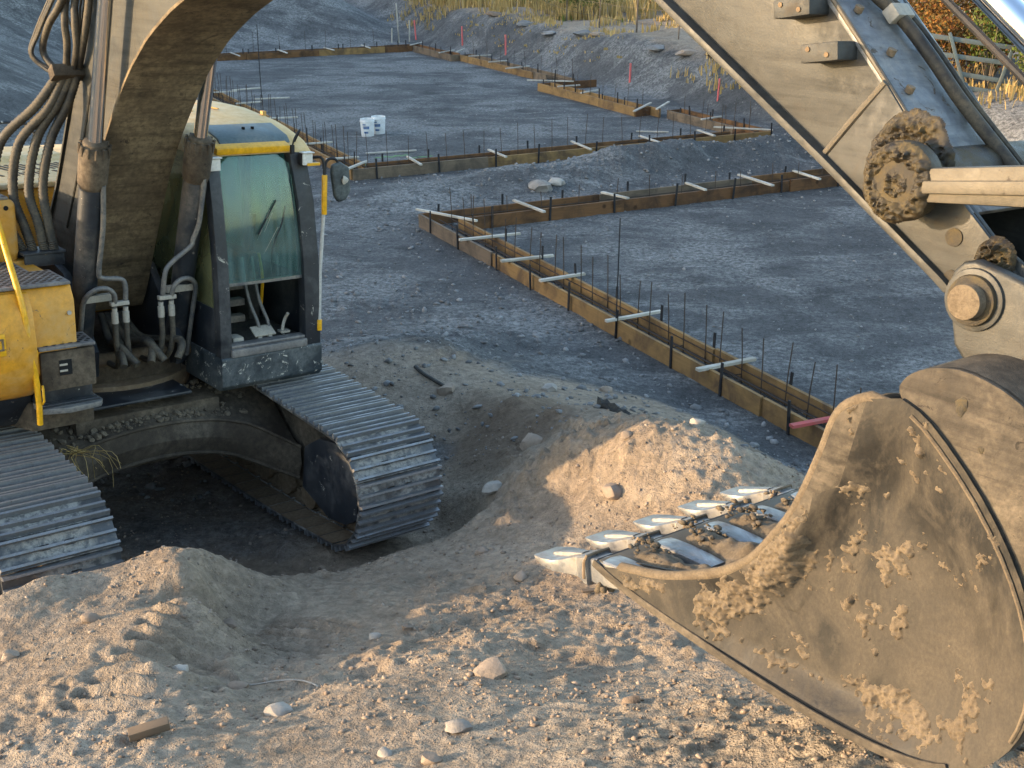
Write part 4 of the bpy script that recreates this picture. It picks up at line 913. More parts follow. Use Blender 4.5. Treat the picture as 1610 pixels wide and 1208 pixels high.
# --- boom cylinders
for l in (-.365, .365):
    foot = Vector((.44, l, 1.28)); top = Vector((1.0, l, 2.91)); ax = (top - foot).normalized()
    eye = foot + ax * (Vector((1.62, l, 4.30)) - foot).length
    b = MB(); b.cyl(foot + ax * .02, top - ax * .12, .082, 28); b.cyl(foot - Vector((0, .06, 0)), foot + Vector((0, .06, 0)), .10, 22); CY = b.build('boom_cylinder', 'cylinder', EX, .008)
    b = MB(); b.tube([top - ax * .30, top - ax * .26, top - ax * .05, top], [.083, .096, .098, .088], 28); b.tube([top - ax * .02, top + ax * .02, top + ax * .03], [.078, .078, .06], 24); b.build('gland', 'body_dirt', CY, .006)
    b = MB()
    for k in range(12):
        a = 2 * math.pi * k / 12; e_ = ax.orthogonal().normalized(); g_ = ax.cross(e_); c0 = top - ax * .06 + (e_ * math.cos(a) + g_ * math.sin(a)) * .095
        b.cyl(c0, c0 + ax * .07, .011, 6)
    b.build('gland_bolt', 'body_dirt', CY)
    b = MB(); b.cyl(top, eye, .047, 28); b.build('rod', 'chrome', CY)
    b = MB(); b.cyl(eye - Vector((0, .06, 0)), eye + Vector((0, .06, 0)), .10, 22); b.build('rod_eye', 'cylinder', CY, .008)
    # hydraulic lines
    s_ = 1 if l > 0 else -1; fr_ = Vector((.085, 0, -.03))
    b = MB()
    inn = -s_ * .17
    if l < 0: pts = [top - ax * .28 + Vector((.085, .04, 0)), top - ax * .6 + Vector((.10, .055, 0)), foot + ax * .80 + Vector((.10, .05, 0)), foot + ax * .74 + Vector((.11, .08, 0)), foot + ax * .72 + Vector((.12, .20, 0)), foot + ax * .66 + Vector((.13, .235, 0)), foot + ax * .52 + Vector((.16, .235, 0))]
    else: pts = [top - ax * .28 + Vector((.085, .02, 0)), top - ax * .6 + Vector((.10, .02, 0)), foot + ax * .98 + Vector((.10, -.01, 0)), foot + ax * .92 + Vector((.11, -.03, 0)), foot + ax * .80 + Vector((.12, -.17, 0)), foot + ax * .72 + Vector((.14, -.215, 0)), foot + ax * .52 + Vector((.16, -.22, 0))]
    b.tube(spline(pts, 5), .018, 10)
    o_ = -s_
    pts = [foot + ax * .0 + Vector((.10, s_ * .05, -.02)), foot + ax * .40 + Vector((.11, s_ * .05, 0)), foot + ax * .58 + Vector((.12, s_ * .045, 0)), foot + ax * .66 + Vector((.14, o_ * .02, 0)), foot + ax * .66 + Vector((.15, o_ * .10, 0)), foot + ax * .60 + Vector((.16, o_ * .15, 0)), foot + ax * .50 + Vector((.165, o_ * .155, 0))]
    b.tube(spline(pts, 5), .018, 10); hl = b.build('hydraulic_pipe', 'pipe', CY)
    b = MB(); c0 = foot + ax * .535 + Vector((.16, o_ * .19, 0)); b.box(c0, (.045, .13, .03)); b.box(foot + ax * .57 + Vector((.07, o_ * .06, 0)), (.05, .20, .05)); b.build('pipe_clamp', 'clamp', CY, .005)
    b = MB()
    for dl, r0 in ((.155, .02), (.235, .02)):
        q = foot + ax * .50 + Vector((.165, o_ * dl, 0)); b.tube([q + Vector((0, 0, .0)), q - Vector((0, 0, .03)), q - Vector((0, 0, .032)), q - Vector((0, 0, .11))], [.019, .019, .024, .024], 10)
    b.build('hose_fitting', 'clamp', CY)
    b = MB()
    for dl in (.155, .235):
        q = foot + ax * .50 + Vector((.165, o_ * dl, -.10)); b.tube(spline([q, q - Vector((0, 0, .16)), q + Vector((-.03, o_ * .02, -.29)), q + Vector((-.14, o_ * .04, -.37)), q + Vector((-.4, o_ * .05, -.38))], 6), .021, 10)
    b.build('hose', 'hose', CY)
b = MB()
for k in range(5):
    y = -.22 + .1 * k; b.tube(spline([(.9, y, 1.36), (.7 + .03 * k, y + .06 * (-1) ** k, 1.47), (.45, y * .6, 1.42), (.2, y * .4, 1.55)], 6), .028, 10)
b.build('swivel_hose', 'hose', EX)

# --- hoses rising along the boom
HB = MB(); HB.box2((.36, -.73, 2.13), (.56, -.44, 2.15)); HB.box2((.37, -.72, 2.06), (.39, -.45, 2.13)); HB.box2((.53, -.72, 2.05), (.55, -.45, 2.13)); HB.build('hose_bracket', 'dark', EX, .006)
HOSES = [[(.44, -.69, 2.14), (.36, -.74, 2.30), (.17, -.76, 2.52), (.20, -.70, 2.85), (.40, -.52, 3.10), (.50, -.38, 3.32)],
         [(.46, -.63, 2.14), (.42, -.66, 2.30), (.30, -.68, 2.52), (.32, -.62, 2.85), (.46, -.45, 3.10), (.52, -.34, 3.34)],
         [(.48, -.56, 2.14), (.46, -.58, 2.32), (.38, -.60, 2.55), (.38, -.52, 2.88), (.48, -.40, 3.12), (.54, -.30, 3.34)],
         [(.50, -.50, 2.14), (.48, -.52, 2.32), (.43, -.52, 2.58), (.42, -.44, 2.88), (.50, -.34, 3.12), (.56, -.27, 3.36)]]
TOPS = [[(.50, -.38, 3.32), (.40, -.44, 3.45), (.52, -.44, 3.62), (.72, -.40, 3.82), (1.0, -.34, 4.3)],
        [(.52, -.34, 3.34), (.62, -.36, 3.52), (.66, -.38, 3.66), (.70, -.36, 3.85), (1.0, -.30, 4.3)],
        [(.54, -.30, 3.34), (.68, -.32, 3.50), (.73, -.34, 3.66), (.74, -.32, 3.85), (1.02, -.27, 4.32)],
        [(.56, -.27, 3.36), (.70, -.29, 3.5), (.80, -.28, 3.72), (.86, -.27, 3.9), (1.1, -.25, 4.34)]]
for h, t in zip(HOSES, TOPS):
    b = MB(); path = spline(h, 24); b.tube(path, [.034 if i % 2 else .029 for i in range(len(path))], 10); ho = b.build('boom_hose', 'hose', EX, 0, True, 60)
    b = MB(); b.tube(spline(t, 7), .024, 10); b.build('hose_end', 'hose', ho)
b = MB()
for k in range(3): b.tube(spline([(.52, -.40 + .03 * k, 3.30), (.34 + .02 * k, -.50, 3.42), (.40 + .03 * k, -.48, 3.58), (.62 + .03 * k, -.42, 3.86), (.9, -.36, 4.2)], 6), .012, 8)
b.tube(spline([(.43, -.48, 3.05), (.36, -.58, 2.95), (.33, -.62, 2.85)], 5), .012, 8)
b.build('thin_hose', 'hose', EX)
b = MB(); b.box((.535, -.33, 3.33), (.10, .24, .085), Matrix.Rotation(-.5, 3, 'Y')); b.build('hose_clamp', 'body_dirt', EX, .012)
b = MB(); b.tube(spline([(.52, -.32, 3.72), (.60, -.28, 3.55), (.68, -.28, 3.75), (.80, -.27, 4.0)], 5), .008, 6); b.build('hose_guide', 'edge', EX)

# --- stick
low = [(4.45, 4.78), (5.755, 3.986), (6.513, 3.533), (6.96, 3.253), (7.06, 3.165)]
upp = [(4.30, 5.45), (4.75, 5.45), (5.5, 4.85), (6.465, 4.012), (6.62, 3.862), (6.90, 3.575), (7.10, 3.40), (7.22, 3.33)]
nose = [(7.25, 3.25), (7.22, 3.175), (7.15, 3.135)]
side_poly = low + nose[::-1] + upp[::-1]
b = MB()
for l0, l1 in ((-.20, -.18), (.18, .20)): b.prism(side_poly, l0, l1)
ST = b.build('stick', 'stick', EX, .004)
b = MB(); strip_plate(b, low[:4] + [(7.0, 3.225)], -.245, .245, .025, 1); b.build('stick_lower_plate', 'stick', ST, .006)
b = MB(); strip_plate(b, resample(upp[2:6] + [(7.03, 3.46)], 16), -.207, .207, .018, -1); b.build('stick_upper_plate', 'stick_top', ST, .005)
b = MB(); b.prism([(6.70, 3.785), (6.515, 3.545), (6.96, 3.27), (7.06, 3.19), (7.15, 3.15), (7.22, 3.19), (7.23, 3.27), (7.18, 3.33), (6.90, 3.57)], -.218, -.2); b.prism([(6.70, 3.785), (6.515, 3.545), (6.96, 3.27), (7.06, 3.19), (7.15, 3.15), (7.22, 3.19), (7.23, 3.27), (7.18, 3.33), (6.90, 3.57)], .2, .218)
b.build('stick_nose_plate', 'stick', ST, .004)
b = MB(); b.tube([(6.695, -.214, 3.79), (6.60, -.214, 3.675), (6.512, -.214, 3.56)], .011, 8); b.tube([(6.30, -.204, 4.16), (6.47, -.204, 4.012), (6.62, -.204, 3.862), (6.90, -.204, 3.575)], .008, 8); b.build('weld_seam', 'edge', ST)
for f, u in ((6.385, 3.985), (6.505, 3.862)):
    b = MB(); b.box((f, -.245, u), (.135, .10, .055), Matrix.Rotation(-.15, 3, 'Y')); bb = b.build('stop_block', 'stick', ST, .006)
    b = MB()
    for d in (-.04, .03):
        b = MB(); b.cyl((f + d - .0, -.29, u - d * .15), (f + d, -.299, u - d * .15), .008, 8); b.build('bolt', 'rust_bounce', bb)
b = MB(); pth = [(5.9, .02, 4.545), (6.25, .0, 4.235), (6.45, -.02, 4.06), (6.56, .03, 3.965), (6.66, .05, 3.865), (6.78, .07, 3.735), (6.95, .10, 3.57), (7.05, .12, 3.47)]
b.tube(spline(pth, 6), .021, 10); b.tube(spline([(p[0] + .005, p[1] + .05, p[2]) for p in pth], 6), .012, 8); gl = b.build('grease_pipe', 'hose', ST)
b = MB(); b.box((6.545, .03, 3.98), (.05, .09, .045), Matrix.Rotation(.8, 3, 'Y')); b.build('pipe_clip', 'clamp', gl, .006)
for f, l, u in ((6.62, -.10, 3.872), (6.72, -.13, 3.772), (6.60, .12, 3.89), (6.40, -.05, 4.085), (6.78, .16, 3.71), (6.50, -.12, 3.99)): b = MB(); b.cyl((f, l, u - .01), (f + .008, l, u + .008), .014, 10); b.build('plate_bolt', 'rust_bounce', ST)
# pin bosses on the stick and grease round them
b = MB(); b.cyl((6.865, -.36, 3.533), (6.865, .36, 3.533), .085, 30); b.build('linkage_pin', 'grease', ST, .01)
def crust(name, mat, f0, f1, u0, u1, step, l, out, mask, amp, freq, seed, parent, sink=None):
    """caked layer on a side face: height field over the (f,u) plane, kept where the mask is positive"""
    F_ = np.arange(f0, f1, step); U_ = np.arange(u0, u1, step); A, B = np.meshgrid(F_, U_, indexing='ij')
    mk = mask(A, B); hgt = np.clip(mk, 0, 1) ** .6 * (amp * (.55 + 1.1 * np.abs(fbm(A * freq, B * freq, 3, .6, seed)) * 1.6 + 1.1 * np.maximum(0, fbm(A * freq * 2.3, B * freq * 2.3, 3, .6, seed + 5)) + .5 * fbm(A * freq * 5, B * freq * 5, 2, .6, seed + 9)))
    hgt = np.where(mk > 0, hgt, -.004); n0, n1 = A.shape
    if sink is not None: hgt = hgt - sink(A, B)[0]
    V = np.stack([A, l + out * hgt, B], -1).reshape(-1, 3)
    ok = (mk > -.06); q = ok[:-1, :-1] | ok[1:, :-1] | ok[:-1, 1:] | ok[1:, 1:]
    ii, jj = np.nonzero(q & ((mk[:-1, :-1] > 0) | (mk[1:, :-1] > 0) | (mk[:-1, 1:] > 0) | (mk[1:, 1:] > 0)))
    Fc = np.stack([ii * n1 + jj, (ii + 1) * n1 + jj, (ii + 1) * n1 + jj + 1, ii * n1 + jj + 1], 1)
    used = np.unique(Fc); mp_ = np.full(len(V), -1); mp_[used] = np.arange(len(used)); me = bpy.data.meshes.new(name); me.from_pydata(V[used].tolist(), [], mp_[Fc].tolist())
    bm = bmesh.new(); bm.from_mesh(me); bmesh.ops.recalc_face_normals(bm, faces=bm.faces); bm.to_mesh(me); bm.free()
    o = link(name, me, mat, parent, True, 60); return o
def disc_mask(cf, cu, r, seed, k=.5, r0=0.):
    def f(A, B):
        d = np.hypot(A - cf, B - cu); return np.minimum((r - d) / r, (d - r0) / r if r0 else 9) * 3 + k * fbm(A * 14, B * 14, 3, .6, seed)
    return f
crust('grease_mud', 'grease', 6.62, 7.0, 3.40, 3.78, .004, -.219, -1, disc_mask(6.815, 3.58, .14, 3), .02, 30, 31, ST)
crust('grease_mud', 'grease', 6.72, 7.0, 3.38, 3.68, .0035, -.354, -1, disc_mask(6.865, 3.533, .112, 4, .3, .05), .022, 30, 33, ST)
crust('grease_mud', 'grease', 6.79, 6.94, 3.46, 3.61, .003, -.352, -1, disc_mask(6.868, 3.530, .045, 14, .5), .012, 46, 37, ST)
crust('grease_mud', 'grease', 7.0, 7.24, 3.28, 3.46, .004, -.219, -1, disc_mask(7.125, 3.35, .06, 5), .03, 34, 35, ST)
for f, u, r in ((6.99, 3.385, .027), (7.0, 3.27, .022)): b = MB(); b.cyl((f, -.222, u), (f, -.205, u), r, 14); b.build('grease_hole', 'grease', ST)
b = MB(); b.tube([(6.865, -.355, 3.533), (6.865, -.29, 3.533)], [.112, .115], 32); b.build('link_boss', 'grease', ST, .012)
# tipping links and bucket link
for l in (-.325, .325):
    b = MB(); b.prism([(6.83, 3.475), (6.92, 3.485), (7.46, 3.545), (7.50, 3.60), (7.46, 3.665), (6.93, 3.58), (6.83, 3.60)], l - .028, l + .028); lkk = b.build('tipping_link', 'edge', ST, .01)
    b = MB(); b.prism([(6.955, 3.515), (7.4, 3.575), (7.4, 3.615), (6.955, 3.55)], l - .045, l - .027) if l < 0 else b.prism([(6.955, 3.515), (7.4, 3.575), (7.4, 3.615), (6.955, 3.55)], l + .027, l + .045)
    b.build('link_rib', 'edge', lkk, .006)
b = MB(); b.cyl((7.45, -.38, 3.605), (7.45, .38, 3.605), .05, 22); b.build('link_pin', 'rust_bounce', ST, .006)
b = MB(); b.prism([(7.39, 3.60), (7.44, 3.66), (7.50, 3.63), (7.60, 3.20), (7.56, 3.12), (7.48, 3.14)], -.17, .17); b.build('bucket_link', 'stick', ST, .02)
# bucket cylinder
b = MB(); b.cyl((7.45, 0, 3.605), (6.35, 0, 4.43), .047, 30); BC = b.build('bucket_cylinder', 'bright_chrome', EX)
b = MB(); dv = Vector((-.80, 0, .60)); p0 = Vector((6.35, 0, 4.43)); b.tube([p0, p0 + dv * 1.7], .085, 28); b.tube([p0 - dv * .03, p0 + dv * .14], .10, 28); b.build('barrel', 'cylinder', BC, .008)
b = MB(); b.cyl((7.45, -.10, 3.605), (7.45, .10, 3.605), .085, 24); b.build('rod_eye', 'cylinder', BC, .008)
b = MB(); b.tube([(6.66, -.07, 4.10), (7.35, -.07, 3.60)], .012, 8); b.build('rod_reflection', 'stake', BC)  # thin dark bar standing in for the dark reflection along the rod

# --- bucket
prof = [(6.00, 2.045), (6.16, 2.008), (6.46, 1.973), (6.865, 1.940), (7.10, 1.938), (7.26, 1.950), (7.40, 1.985), (7.50, 2.05), (7.585, 2.16), (7.625, 2.31), (7.605, 2.47), (7.53, 2.635), (7.395, 2.81), (7.22, 2.962), (7.12, 3.005)]
cut = [(7.02, 2.975), (6.955, 2.935), (6.918, 2.88), (6.888, 2.765), (6.824, 2.571), (6.75, 2.44), (6.684, 2.345), (6.59, 2.265), (6.489, 2.208), (6.33, 2.135), (6.132, 2.085)]
prS = smooth2(prof, 3)
b = MB(); strip_plate(b, prS, -.575, .575, .028, 1); BK = b.build('bucket', 'bucket', EX, .004, True, 40)
cutS = smooth2(cut, 3)
DC = (6.84, 2.21)                            # the side plates are dished towards this point
_bd = np.array(prS + cutS); _an = np.arctan2(_bd[:, 1] - DC[1], _bd[:, 0] - DC[0]); _rr = np.hypot(_bd[:, 0] - DC[0], _bd[:, 1] - DC[1])
_ct = np.array([0.] * len(prS) + [min(1., max(0., (f - 6.45) / .25)) for f, u in cutS]); _od = np.argsort(_an); _an, _rr, _ct = _an[_od], _rr[_od], _ct[_od]
_g = np.linspace(-math.pi, math.pi, 721)[:-1]; _kw = np.exp(-(np.arange(-40, 41) / 14.) ** 2); _kw /= _kw.sum()
def _blur(v): x = np.interp(_g, _an, v, period=2 * math.pi); return np.convolve(np.concatenate([x[-40:], x, x[:40]]), _kw, 'valid')
_rr, _ct = _blur(_rr), _blur(_ct); _an = _g
def dish(A, B):
    a = np.arctan2(B - DC[1], A - DC[0]); R = np.interp(a, _an, _rr, period=2 * math.pi); c_ = np.interp(a, _an, _ct, period=2 * math.pi)
    t = np.clip(1 - np.hypot(A - DC[0], B - DC[1]) / R, 0, 1)
    d = (1 - c_) * sstep(0., .40, t) + c_ * sstep(.34, .75, t)
    return .078 * d * sstep(6.40, 7.0, A) + .004 * sstep(0, .06, t) * (1 - c_) * sstep(6.4, 6.7, A), t, c_
for s_ in (-1, 1):
    K_ = 26; n_ = len(_bd); V = []; F = []; mi = []
    for k in range(K_):
        tk = k / K_; A = DC[0] + (_bd[:, 0] - DC[0]) * (1 - tk); B = DC[1] + (_bd[:, 1] - DC[1]) * (1 - tk); d_, t_, c_ = dish(A, B)
        V += [(a, s_ * (.586 - dd), b2) for a, b2, dd in zip(A, B, d_)]
        if k:
            for m_ in range(n_):
                F.append(((k - 1) * n_ + m_, (k - 1) * n_ + (m_ + 1) % n_, k * n_ + (m_ + 1) % n_, k * n_ + m_)); mi.append(1 if c_[m_] > .5 and tk < .36 else 0)
    V.append((DC[0], s_ * (.586 - float(dish(np.array([DC[0] + 1e-4]), np.array([DC[1]]))[0][0])), DC[1])); F += [((K_ - 1) * n_ + m_, (K_ - 1) * n_ + (m_ + 1) % n_, K_ * n_) for m_ in range(n_)]; mi += [0] * n_
    b = MB(); b.add(V, F); sp_ = b.build('side_plate', 'bucket', BK, 0, True, 60); sp_.data.materials.append(M['bucket_dusty_lit'])
    cen = [p.center for p in sp_.data.polygons]
    for p in sp_.data.polygons:
        d_, t_, c_ = dish(np.array([p.center.x]), np.array([p.center.z])); p.material_index = 1 if (c_[0] > .5 and t_[0] < .35 + .05 * math.sin(40 * p.center.z)) else 0
    b = MB(); b.prism(prS + cutS, s_ * .49, s_ * .50); b.build('inner_liner', 'bucket', sp_, 0)
    b = MB(); b.tube([(7.10, s_ * .568, 2.975)] + [(f, s_ * .568, u) for f, u in cutS] + [(6.10, s_ * .568, 2.05)], [.012] + [.02] * len(cutS) + [.012], 10); b.build('rim', 'clay', sp_)
    low_s = [(f, u + .0) for f, u in prS if f < 7.45 and u < 2.1]
    b = MB(); strip_plate(b, low_s, s_ * .583, s_ * .592, .03, 1); b.build('edge_strip', 'bucket_dusty_lit', sp_, .004)
    b = MB(); b.tube([(f - .02, s_ * .586, u - .02) for f, u in prS if f > 7.15 and u > 2.2], .006, 6); b.build('weld_seam', 'clay', sp_)
b = MB(); b.prism([(5.985, 2.025), (6.02, 2.075), (6.22, 2.055), (6.24, 2.0)], -.578, .578); b.build('lip', 'edge', BK, .01)
# torque tube and top plate
dr0 = random.Random(21)
tt = smooth2([(7.115, 2.995), (7.10, 3.03), (7.13, 3.075), (7.20, 3.11), (7.30, 3.12), (7.44, 3.08), (7.56, 2.98), (7.64, 2.85), (7.68, 2.68), (7.67, 2.50), (7.62, 2.36)], 3)
b = MB(); strip_plate(b, tt, -.566, .566, .02, -1); b.build('top_plate', 'bucket_dusty_lit', BK, .006)  # lighter material puts the sunlit look into the colour
for s_ in (-1, 1):
    b = MB(); b.prism(tt + [(7.55, 2.42), (7.47, 2.60), (7.32, 2.78), (7.15, 2.93)], s_ * .570, s_ * .545); te = b.build('tube_end', 'bucket_dusty_lit', BK, .003)
    b = MB(); b.rock((7.285, s_ * .571, 3.03), (.018, .003, .032), dr0, 2); b.build('mud_spot', 'grease', te)
    b = MB(); b.rock((7.36, s_ * .571, 2.93), (.009, .002, .011), dr0, 2); b.build('mud_spot', 'grease', te)
ear = [(7.055, 3.27), (7.065, 3.315), (7.09, 3.345), (7.125, 3.355), (7.26, 3.325), (7.48, 3.26), (7.58, 3.22), (7.62, 3.12), (7.60, 2.9), (7.52, 2.70), (7.35, 2.86), (7.26, 2.97), (7.157, 3.05), (7.10, 3.11)]
for s_ in (-1, 1):
    b = MB(); b.prism(ear, s_ * .275, s_ * .325); ea = b.build('hinge_ear', 'stick', BK, .012, seg=3)
    b = MB(); b.cyl((7.141, s_ * .225, 3.249), (7.141, s_ * .336, 3.249), .088, 32); b.build('ear_boss', 'stick', ea, .008)
    b = MB(); b.cyl((7.141, s_ * .33, 3.249), (7.141, s_ * .352, 3.249), .072, 30); b.build('grease_ring', 'grease', ea, .012)
    b = MB(); b.tube([(7.257 + .018 * math.cos(a), s_ * .326, 3.078 + .018 * math.sin(a)) for a in np.linspace(0, 6.283, 18)], .004, 6); b.build('weld_ring', 'body_dirt', ea)
b = MB(); b.cyl((7.141, -.385, 3.249), (7.141, .385, 3.249), .05, 28); b.build('bucket_pin', 'clay', BK, .008)
b = MB(); b.cyl((7.56, -.35, 3.15), (7.56, .35, 3.15), .05, 22); b.build('link_bucket_pin', 'rust_bounce', BK, .006)
# teeth
def tooth_meshes():
    secs = [(-.01, .060, -.004, .001), (.004, .068, -.010, .003), (.06, .086, -.024, .009), (.12, .086, -.034, .014), (.155, .070, -.038, .021), (.19, .050, -.044, .032), (.215, .045, -.048, .038), (.245, .055, -.054, .046), (.272, .066, -.060, .054), (.287, .066, -.060, .054)]
    def loft(secs):
        V = []; F = []; k = 12
        for x, w, z0, z1 in secs:
            for j in range(k):
                a = 2 * math.pi * j / k; cx, sy = math.cos(a), math.sin(a); e = .26
                px = (abs(cx) ** e) * (1 if cx >= 0 else -1) * w; pz = (abs(sy) ** e) * (1 if sy >= 0 else -1); V.append((x, px, (z0 + z1) / 2 + pz * (z1 - z0) / 2))
        for i in range(len(secs) - 1):
            for j in range(k): F.append((i * k + j, i * k + (j + 1) % k, (i + 1) * k + (j + 1) % k, (i + 1) * k + j))
        F += [tuple(range(k - 1, -1, -1)), tuple((len(secs) - 1) * k + j for j in range(k))]
        m_ = MB(); m_.add(V, F); return m_
    tip = loft(secs)
    # raised rib on top of the tip
    rib = [(.055, .020, -.005, .012), (.07, .028, -.005, .020), (.11, .026, .0, .028), (.16, .022, .0, .036), (.22, .02, .0, .044)]
    rm = loft(rib); tip.add(rm.v, rm.f)
    ad = loft([(.275, .046, -.048, .044), (.30, .048, -.05, .046), (.34, .050, -.052, .048), (.40, .050, -.05, .046), (.47, .049, -.045, .038), (.56, .047, -.04, .022), (.62, .045, -.035, .006)])
    return tip.mesh('tooth_tip'), ad.mesh('tooth_adapter')
tm, am = tooth_meshes(); tm.materials.append(M['tooth']); am.materials.append(M['tooth'])
for m_ in (tm, am):
    m_.polygons.foreach_set('use_smooth', [True] * len(m_.polygons)); m_.set_sharp_from_angle(angle=math.radians(28))
rm_ = Matrix.Rotation(-math.radians(10.5), 4, 'Y')
for k in range(5):
    l = -.53 + .265 * k
    o = bpy.data.objects.new('tooth', am); COL.objects.link(o); o.parent = BK; o.matrix_local = Matrix.Translation((5.695, l, 1.963)) @ rm_
    c = bpy.data.objects.new('tooth_tip', tm); COL.objects.link(c); c.parent = o
    pb = MB(); pb.tube([(.275, -.067, -.03), (.280, -.066, .03), (.284, -.055, .053), (.288, 0, .056), (.284, .055, .053), (.280, .066, .03), (.275, .067, -.03)], .006, 6)
    pp = pb.build('retainer', 'rust_bounce', o)
# caked soil on the sides and soil left inside the bucket
dr_ = random.Random(11)
def in_poly(x, y, poly):
    c_ = False; n = len(poly)
    for i in range(n):
        (x1, y1), (x2, y2) = poly[i], poly[(i + 1) % n]
        if (y1 > y) != (y2 > y) and x < (x2 - x1) * (y - y1) / (y2 - y1) + x1: c_ = not c_
    return c_
poly = prS + cutS
def side_mask(A, B):
    m_ = np.full(A.shape, -.37)
    for (cf, cu), sf, su, w in (((6.62, 2.20), .20, .07, .62), ((6.80, 2.40), .10, .10, .62), ((6.90, 2.62), .05, .12, .4), ((6.42, 2.12), .15, .06, .55), ((6.20, 2.05), .05, .05, .45), ((7.03, 2.30), .07, .06, .55), ((6.75, 2.03), .2, .03, .35), ((7.05, 2.08), .12, .04, .45), ((7.28, 2.08), .14, .05, .65), ((7.42, 2.16), .06, .06, .6), ((7.18, 2.33), .04, .06, .5), ((7.0, 2.9), .05, .05, .3), ((6.95, 2.5), .2, .25, .12)):
        m_ = m_ + w * np.exp(-((A - cf) / sf) ** 2 - ((B - cu) / su) ** 2)
    m_ = m_ + .75 * fbm(A * 9, B * 9, 4, .6, 201) + .5 * fbm(A * 38, B * 38, 3, .6, 205)
    cx = np.array([q[0] for q in cutS[::-1]]); cy = np.array([q[1] for q in cutS[::-1]]); lim = np.interp(A, cx, cy) - .012
    px_ = np.array([q[0] for q in prS if q[1] < 2.1 and q[0] < 7.5]); py_ = np.array([q[1] for q in prS if q[1] < 2.1 and q[0] < 7.5]); o_ = np.argsort(px_); lo = np.interp(A, px_[o_], py_[o_]) + .035
    ins = np.zeros(A.shape, bool); n_ = len(poly)
    for k in range(n_):
        (x1, y1), (x2, y2) = poly[k], poly[(k + 1) % n_]
        if y1 != y2: ins ^= ((y1 > B) != (y2 > B)) & (A < (x2 - x1) * (B - y1) / (y2 - y1) + x1)
    return np.where(ins & (B < lim) & (B > lo) & (A > 6.14) & (A < 7.5), m_ * 2.2, -1.)
crust('caked_dirt', 'clay', 6.1, 7.52, 1.95, 3.0, .0042, -.5865, -1, side_mask, .013, 24, 211, BK, dish)['kind'] = 'stuff'
nx_, ny_ = 100, 110; A, B = np.meshgrid(np.linspace(6.03, 7.15, nx_), np.linspace(-.493, .493, ny_), indexing='ij')
ph = (B + .53) / .265; near_tooth = np.abs(ph - np.round(ph)) * .265
hs = (.0 + .045 * sstep(.05, .11, near_tooth)) * sstep(6.03, 6.16, A) * (1 - sstep(6.3, 6.5, A)) + sstep(6.3, 6.9, A) * (.12 + .10 * np.sin(2.2 * B + 1)) + .05 * sstep(6.2, 6.4, A)
hs = hs + (.03 * fbm(A * 7, B * 7, 4, .6, 301) + .03 * np.maximum(0, fbm(A * 16, B * 16, 3, .6, 302))) * sstep(6.03, 6.12, A) - .012 * (A < 6.06)
Vs = np.stack([A, B, 2.062 - .045 * (A - 6.03) + hs], -1).reshape(-1, 3); ii, jj = np.meshgrid(np.arange(nx_ - 1), np.arange(ny_ - 1), indexing='ij'); ii = ii.ravel(); jj = jj.ravel()
Fs = np.stack([ii * ny_ + jj, (ii + 1) * ny_ + jj, (ii + 1) * ny_ + jj + 1, ii * ny_ + jj + 1], 1)
me_s = bpy.data.meshes.new('bucket_soil'); me_s.from_pydata(Vs.tolist(), [], Fs.tolist()); link('bucket_soil', me_s, 'clay', BK, True, 80)
cl2 = MB()
for k in range(160):
    l = dr_.uniform(-.5, .5)
    # lumps wedged between the teeth
    j = round((l + .53) / .265 - .5); lc = -.53 + .265 * (j + .5)
    f = dr_.uniform(6.0, 6.2); q = .004 + .014 * dr_.random() ** 3; cl2.rock((f, lc + dr_.uniform(-.07, .07), 2.09 + .03 * dr_.random()), (q * 1.2, q, q * .7), dr_, 1)
for k in range(5):
    for m_ in range(16):
        q = .008 + .012 * dr_.random(); cl2.rock((dr_.uniform(5.93, 6.06), -.53 + .265 * k + dr_.uniform(-.05, .05), dr_.uniform(1.965, 1.99)), (q, q, q * 1.2), dr_, 1)
o = cl2.build('lip_dirt', 'clay', BK, 0, True, 70); o['kind'] = 'stuff'

